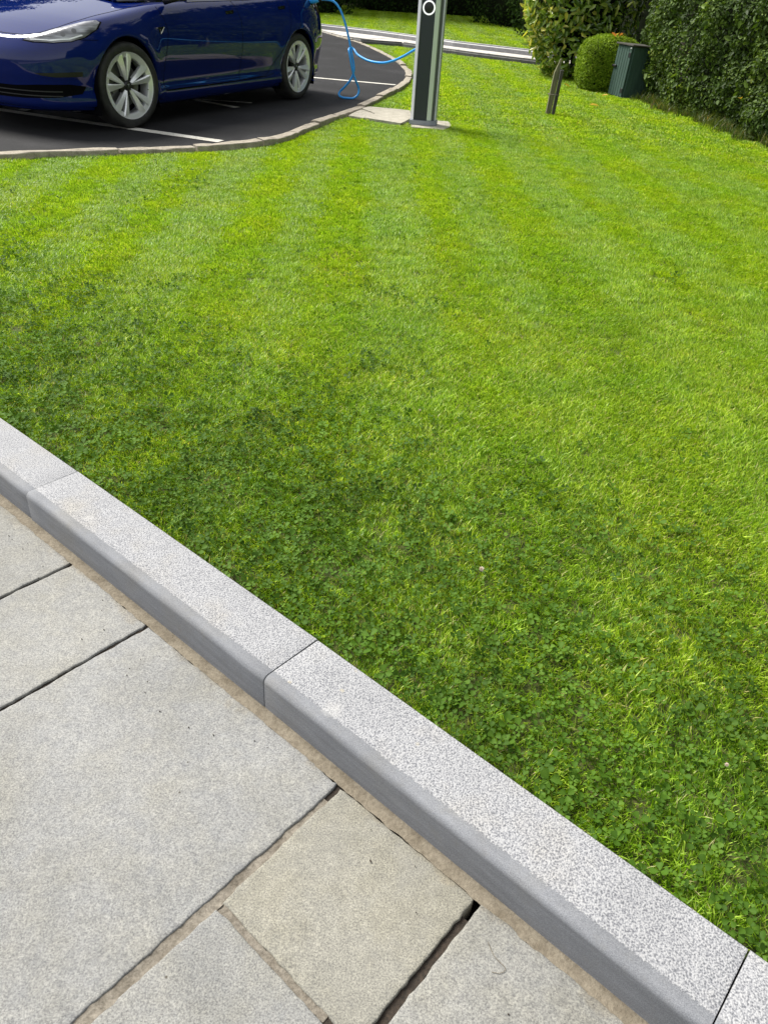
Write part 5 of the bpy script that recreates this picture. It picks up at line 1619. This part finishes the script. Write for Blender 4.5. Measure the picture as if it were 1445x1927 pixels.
# ------------------------------------------------------------------ charging cable and plug
CB = [[-1.165, 10.56, 0.985], [-1.091, 10.56, 0.993], [-0.994, 10.57, 0.978], [-0.919, 10.57, 0.906], [-0.86, 10.57, 0.785], [-0.811, 10.56, 0.64], [-0.768, 10.55, 0.483], [-0.741, 10.54, 0.376], [-0.734, 10.53, 0.305], [-0.764, 10.54, 0.219],
      [-0.833, 10.56, 0.134], [-0.898, 10.58, 0.071], [-0.908, 10.56, 0.035], [-0.868, 10.53, 0.015], [-0.8, 10.51, 0.013], [-0.725, 10.52, 0.018], [-0.675, 10.54, 0.058], [-0.672, 10.56, 0.122], [-0.712, 10.515, 0.212], [-0.748, 10.50, 0.307],
      [-0.772, 10.49, 0.405], [-0.792, 10.50, 0.487], [-0.800, 10.53, 0.520], [-0.775, 10.575, 0.535], [-0.740, 10.56, 0.515], [-0.69, 10.45, 0.478], [-0.572, 10.25, 0.447], [-0.453, 10.1, 0.442], [-0.351, 9.95, 0.457], [-0.241, 9.75, 0.502],
      [-0.135, 9.5, 0.567], [-0.069, 9.3, 0.619], [-0.012, 9.16, 0.66]]
co = Vector((-0.8, 10.6, 0.0))
v_, f_ = tube([p - co for p in catmull(CB, 8)], 0.0125, 10)
cab_o = mesh_obj('charging_cable', v_, f_, MAT['cable'], None, True, co)
tag(cab_o, 'bright blue charging cable looped on the tarmac between car and charging post', 'cable')
plug = empty('charging_plug', (-1.165, 10.56, 0.985)); tag(plug, 'blue plug pushed into the rear side of the blue car', 'plug')
pd = Vector((-0.9, 0.25, -0.12)).normalized()
v_, f_ = tube([Vector((0, 0, 0)) + pd * t for t in (-0.005, 0.03, 0.08, 0.12)], [0.020, 0.030, 0.034, 0.030], 14); mesh_obj('grip', v_, f_, MAT['cable'], plug, True)
v_, f_ = tube([Vector((0.035, -0.008, 0.004)), Vector((-0.006, 0.0, 0.0))], [0.016, 0.021], 12); mesh_obj('strain_relief', v_, f_, MAT['black'], plug, True)
v_, f_ = tube([pd * 0.115, pd * 0.20], [0.033, 0.033], 14); mesh_obj('nozzle', v_, f_, MAT['black'], plug, True)
# ------------------------------------------------------------------ charging post
post = empty('charging_post', (0.125, 9.11, -0.016), math.radians(-6))
tag(post, 'grey charging post with dark front panel and white ringed socket on a flagstone', 'charging post')
HT = 1.42
def prism(name, poly, z0, z1, mat, parent, bevel=0.0):
    n = len(poly)
    bm = bmesh.new()
    b = [bm.verts.new((x, y, z0)) for x, y in poly]; t = [bm.verts.new((x, y, z1)) for x, y in poly]
    bm.faces.new(b[::-1]); bm.faces.new(t)
    for i in range(n): bm.faces.new((b[i], b[(i + 1) % n], t[(i + 1) % n], t[i]))
    bmesh.ops.recalc_face_normals(bm, faces=bm.faces)
    if bevel: bmesh.ops.bevel(bm, geom=list(bm.edges), offset=bevel, segments=2, affect='EDGES')
    return bm_obj(name, bm, mat, parent, autosmooth=35)
# plan: x across the front, y into the post; the front is the -y side
prism('left_profile', [(-0.142, -0.042), (-0.107, -0.088), (-0.1025, -0.074), (-0.1025, 0.085), (-0.142, 0.075)], 0.045, HT, MAT['alu'], post, 0.003)
prism('front_panel', [(-0.102, -0.0745), (0.034, -0.0745), (0.034, 0.08), (-0.102, 0.08)], 0.045, HT - 0.01, MAT['panel'], post, 0.002)
prism('light_strip', [(0.0345, -0.083), (0.078, -0.070), (0.082, -0.055), (0.082, 0.08), (0.0345, 0.08)], 0.045, HT, MAT['palegreen'], post, 0.004)
prism('groove', [(0.0825, -0.048), (0.110, -0.036), (0.110, 0.08), (0.0825, 0.08)], 0.045, HT - 0.01, MAT['groove'], post)
prism('right_profile', [(0.1105, -0.038), (0.124, -0.042), (0.130, -0.025), (0.130, 0.085), (0.1105, 0.085)], 0.045, HT, MAT['alu'], post, 0.003)
prism('cap', [(-0.142, -0.045), (-0.107, -0.09), (0.05, -0.09), (0.130, -0.045), (0.130, 0.088), (-0.142, 0.08)], HT + 0.001, HT + 0.02, MAT['panel'], post, 0.004)
prism('base_plate', [(-0.148, -0.098), (0.062, -0.098), (0.138, -0.050), (0.138, 0.095), (-0.148, 0.095)], 0.0, 0.044, MAT['basegrey'], post, 0.004)
bm = bmesh.new()
for k in range(48):
    a = 2 * math.pi * k / 48
    for r_, y_ in ((0.0485, -0.0765), (0.0485, -0.083), (0.0605, -0.083), (0.0625, -0.0765)):
        bm.verts.new((r_ * math.cos(a), y_, r_ * math.sin(a)))
bm.verts.ensure_lookup_table()
for k in range(48):
    for j in range(3): bm.faces.new((bm.verts[k * 4 + j], bm.verts[k * 4 + j + 1], bm.verts[((k + 1) % 48) * 4 + j + 1], bm.verts[((k + 1) % 48) * 4 + j]))
bmesh.ops.recalc_face_normals(bm, faces=bm.faces)
SOX, SOZ = -0.030, 1.040
sock = bm_obj('socket', bm, MAT['ring'], post, autosmooth=40, loc=(SOX, 0, SOZ))
bm = bmesh.new()
for r_, y_ in ((0.048, -0.0755), (0.046, -0.0785), (0.030, -0.082), (0.0001, -0.083)):
    for k in range(32): bm.verts.new((r_ * math.cos(2 * math.pi * k / 32), y_, r_ * math.sin(2 * math.pi * k / 32)))
bm.verts.ensure_lookup_table()
for j in range(3):
    for k in range(32): bm.faces.new((bm.verts[j * 32 + k], bm.verts[j * 32 + (k + 1) % 32], bm.verts[(j + 1) * 32 + (k + 1) % 32], bm.verts[(j + 1) * 32 + k]))
bmesh.ops.recalc_face_normals(bm, faces=bm.faces)
bm_obj('socket_lid', bm, MAT['black'], sock, True)
bm = bmesh.new(); bm_box(bm, (0.1255, -0.041, 0.62), (0.006, 0.006, 0.006)); bm_obj('screw', bm, MAT['black'], post)

# ------------------------------------------------------------------ timber stake
st = empty('timber_stake', (1.70, 10.70, -0.035))
tag(st, 'short mossy timber stake of two pieces standing in the lawn', 'stake')
def beam(name, p0, p1, wx, wy, mat, parent, taper=1.0):
    p0 = Vector(p0); p1 = Vector(p1); n = 7
    bm = bmesh.new(); rings = []
    for i in range(n):
        f = i / (n - 1); c = p0.lerp(p1, f); k = 1 + (taper - 1) * f
        rings.append([bm.verts.new((c.x + sx * wx / 2 * k + 0.003 * mnoise.noise((i, sx, sy)), c.y + sy * wy / 2 * k, c.z)) for sx, sy in ((-1, -1), (1, -1), (1, 1), (-1, 1))])
    for a, b in zip(rings[:-1], rings[1:]):
        for j in range(4): bm.faces.new((a[j], a[(j + 1) % 4], b[(j + 1) % 4], b[j]))
    bm.faces.new(rings[0][::-1]); bm.faces.new(rings[-1])
    bmesh.ops.bevel(bm, geom=[e for e in bm.edges], offset=0.003, segments=1, affect='EDGES')
    return bm_obj(name, bm, mat, parent)
beam('mossy_post', (-0.035, 0.05, -0.15), (0.0, 0.05, 0.46), 0.060, 0.055, MAT['stake_moss'], st)
beam('mossy_tip', (0.001, 0.05, 0.459), (0.03, 0.05, 0.60), 0.058, 0.053, MAT['stake_moss'], st, 0.35)
beam('dark_post', (0.017, -0.015, -0.15), (0.050, -0.015, 0.49), 0.038, 0.05, MAT['stake_dark'], st)
V, Fc = tube([(-0.062, 0.085, 0.222), (-0.062, 0.018, 0.222), (0.012, -0.046, 0.225), (0.060, -0.046, 0.227), (0.063, 0.02, 0.226), (0.045, 0.088, 0.224)], 0.004, 6, True)
mesh_obj('twine', V, Fc, MAT['joint'], st, True)

# ------------------------------------------------------------------ green cabinet
cab = empty('garden_cabinet', (3.085, 13.09, -0.03))
cab.rotation_euler = (0, math.radians(2.2), 0)
tag(cab, 'small dark green boarded cabinet with a black handle beside the hedge', 'cabinet')
ca = Vector((-0.34, 0.94, 0)).normalized(); cb = Vector((0.94, 0.34, 0))       # ca along the door face, cb along the side facing us
DW, SW, CH = 0.39, 0.56, 0.66
def cbox(name, u0, u1, v0, v1, z0, z1, mat, bevel=0.003, parent=cab):
    bm = bmesh.new()
    V = [bm.verts.new(tuple(ca * u + cb * v + Vector((0, 0, z)))) for z in (z0, z1) for u, v in ((u0, v0), (u1, v0), (u1, v1), (u0, v1))]
    for f in ((0, 1, 2, 3), (4, 5, 6, 7), (0, 1, 5, 4), (1, 2, 6, 5), (2, 3, 7, 6), (3, 0, 4, 7)): bm.faces.new([V[i] for i in f])
    bmesh.ops.recalc_face_normals(bm, faces=bm.faces)
    if bevel: bmesh.ops.bevel(bm, geom=list(bm.edges), offset=bevel, segments=1, affect='EDGES')
    return bm_obj(name, bm, mat, parent)
cbox('carcass', 0.004, DW, 0.018, SW, 0, CH, MAT['cabinet'])
nb = 6
door = cbox('door', 0.01, DW - 0.01, 0.006, 0.0175, 0.01, CH - 0.008, MAT['cabinet'], 0.001)
for i in range(nb):
    u0 = 0.004 + (DW - 0.008) * i / nb
    cbox('board', u0 + 0.003, u0 + (DW - 0.008) / nb - 0.003, -0.010, 0.0055, 0.006, CH - 0.006, MAT['cabinet'], 0.004, door)
for i in range(6):
    v0 = 0.020 + (SW - 0.02) * i / 6
    cbox('board', v0 * 0 - 0.012, 0.0035, v0 + 0.0008, v0 + (SW - 0.02) / 6 - 0.0008, 0.004, CH - 0.004, MAT['cabinet'], 0.003)
cbox('lid', -0.04, DW + 0.03, -0.035, SW + 0.03, CH + 0.001, CH + 0.022, MAT['stake_dark'], 0.004)
cbox('handle', 0.30, 0.40, -0.035, -0.011, CH * 0.56, CH * 0.60, MAT['black'], 0.004, door)
for z in (0.09, 0.55):
    cbox('hinge', 0.010, 0.055, -0.016, -0.0105, z - 0.03, z + 0.03, MAT['black'], 0.002, door)
bm = bmesh.new(); bm_box(bm, tuple(ca * 0.025 + cb * -0.013 + Vector((0, 0, CH - 0.025))), (0.022, 0.022, 0.022), bevel=0.005); bm_obj('lock', bm, MAT['white'], door)

# ------------------------------------------------------------------ fallen leaves
def fallen(loc, s, rz, tint, label, tilt=0.2, group=None):
    V = [Vector((v[0] * s, v[1] * s * 0.42, v[2] * s * 0.9)) for v in LEAF_V]
    o = mesh_obj('fallen_leaf', [v - Vector((s * 0.5, 0, 0)) for v in V], LEAF_F, MAT['dryleaf'], None, True, loc)
    at = o.data.attributes.new('tint', 'FLOAT', 'POINT'); at.data.foreach_set('value', np.full(7, tint, np.float32))
    o.rotation_euler = (random.uniform(-tilt, tilt), random.uniform(-tilt, tilt), rz)
    return tag(o, label, 'leaf', group)
fallen((2.406, 11.63, 0.010), 0.13, 0.1, 0.45, 'long yellow leaf lying on the lawn between stake and cabinet')
fallen((2.80, 12.93, 0.008), 0.09, 2.9, 0.7, 'pale yellow leaf on the grass before the cabinet')
fallen((2.71, 13.10, 0.006), 0.05, 1.0, 0.5, 'tiny yellow leaf on the grass before the box dome')
fallen((2.40, 13.95, 0.012), 0.12, 0.4, 0.25, 'orange yellow leaf lying at the foot of the laurel', 0.5)
fallen((2.93, 13.72, 0.735), 0.10, 0.2, 1.0, 'reddish leaf on top of the box dome, farthest from the cabinet', 0.9)
fallen((2.99, 13.74, 0.747), 0.125, 1.2, 0.1, 'largest golden leaf caught on top of the box dome', 0.9)
fallen((3.04, 13.76, 0.738), 0.085, 2.4, 0.97, 'reddish leaf on the box dome between two golden leaves', 0.9)
fallen((3.08, 13.78, 0.727), 0.065, 3.6, 0.3, 'smaller golden leaf on the box dome, nearest the cabinet', 0.9)
fallen((3.80, 10.3, 0.33), 0.13, 1.1, 0.35, 'yellow leaf hung up in the lower face of the big hedge', 1.2)
fallen((3.72, 10.95, 0.03), 0.08, 0.6, 0.3, 'small yellow leaf in the rough grass under the hedge', 0.5)

# ------------------------------------------------------------------ small things lying about
v_, f_ = tube(catmull([(0.230, 0.670, -0.0905), (0.239, 0.647, -0.0895), (0.256, 0.629, -0.090), (0.247, 0.621, -0.0905), (0.233, 0.622, -0.0908)], 6), 0.0005, 5)
tag(mesh_obj('dry_stem', v_, f_, MAT['mortar'], None, True), 'thin curled dry stem lying on a paving slab by the kerb', 'stem')
MAT['flower'] = simple('clover_flower', (0.62, 0.50, 0.42), 0.7)
def flower(x_, y_, r_, label):
    bm = bmesh.new()
    rr_ = random.Random(int(x_ * 1000))
    for k in range(46):
        z_ = 1 - 1.75 * (k + 0.5) / 46; a_ = k * 2.39996; q_ = math.sqrt(max(0, 1 - z_ * z_))
        d_ = Vector((q_ * math.cos(a_), q_ * math.sin(a_), z_)); s_ = d_.orthogonal().normalized() * r_ * 0.16; u_ = d_.cross(s_)
        b0 = d_ * r_ * 0.5; tip = d_ * r_ * rr_.uniform(0.95, 1.15)
        vs_ = [bm.verts.new(b0 + s_), bm.verts.new(b0 - s_ * 0.5 + u_), bm.verts.new(b0 - s_ * 0.5 - u_), bm.verts.new(tip)]
        bm.faces.new((vs_[0], vs_[1], vs_[3])); bm.faces.new((vs_[1], vs_[2], vs_[3])); bm.faces.new((vs_[2], vs_[0], vs_[3]))
    o = bm_obj('clover_flower', bm, MAT['flower'], None, False, (x_, y_, 0.002))
    v_, f_ = tube([(0, 0, -0.04), (0, 0, 0)], 0.0008, 5); mesh_obj('stalk', v_, f_, MAT['clover'], o)
    return tag(o, label, 'flower')
flower(0.264, 1.573, 0.0075, 'round pale clover flower in the clover patch, the largest one')
flower(0.719, 1.004, 0.0045, 'small pinkish clover flower in the grass close to the kerb')
flower(0.101, 2.448, 0.0045, 'small pale clover flower out in the lawn away from the kerb')
r3 = random.Random(12)
bm = bmesh.new()
for k in range(34):
    s_ = r3.uniform(-1.0, 0.95); p_ = 0.205 + abs(r3.gauss(0, 0.10)); w_ = sp(s_, p_, -0.0905)
    q = r3.uniform(0.0008, 0.0022)
    bm_box(bm, tuple(w_), (q * r3.uniform(0.8, 2.2), q, q * 0.8), Matrix.Rotation(r3.uniform(0, 3.1), 3, 'Z'))
tag(bm_obj('grit', bm, MAT['darkjoint']), 'dark grit crumbs scattered on the paving along the kerb', 'grit', None, 'stuff')
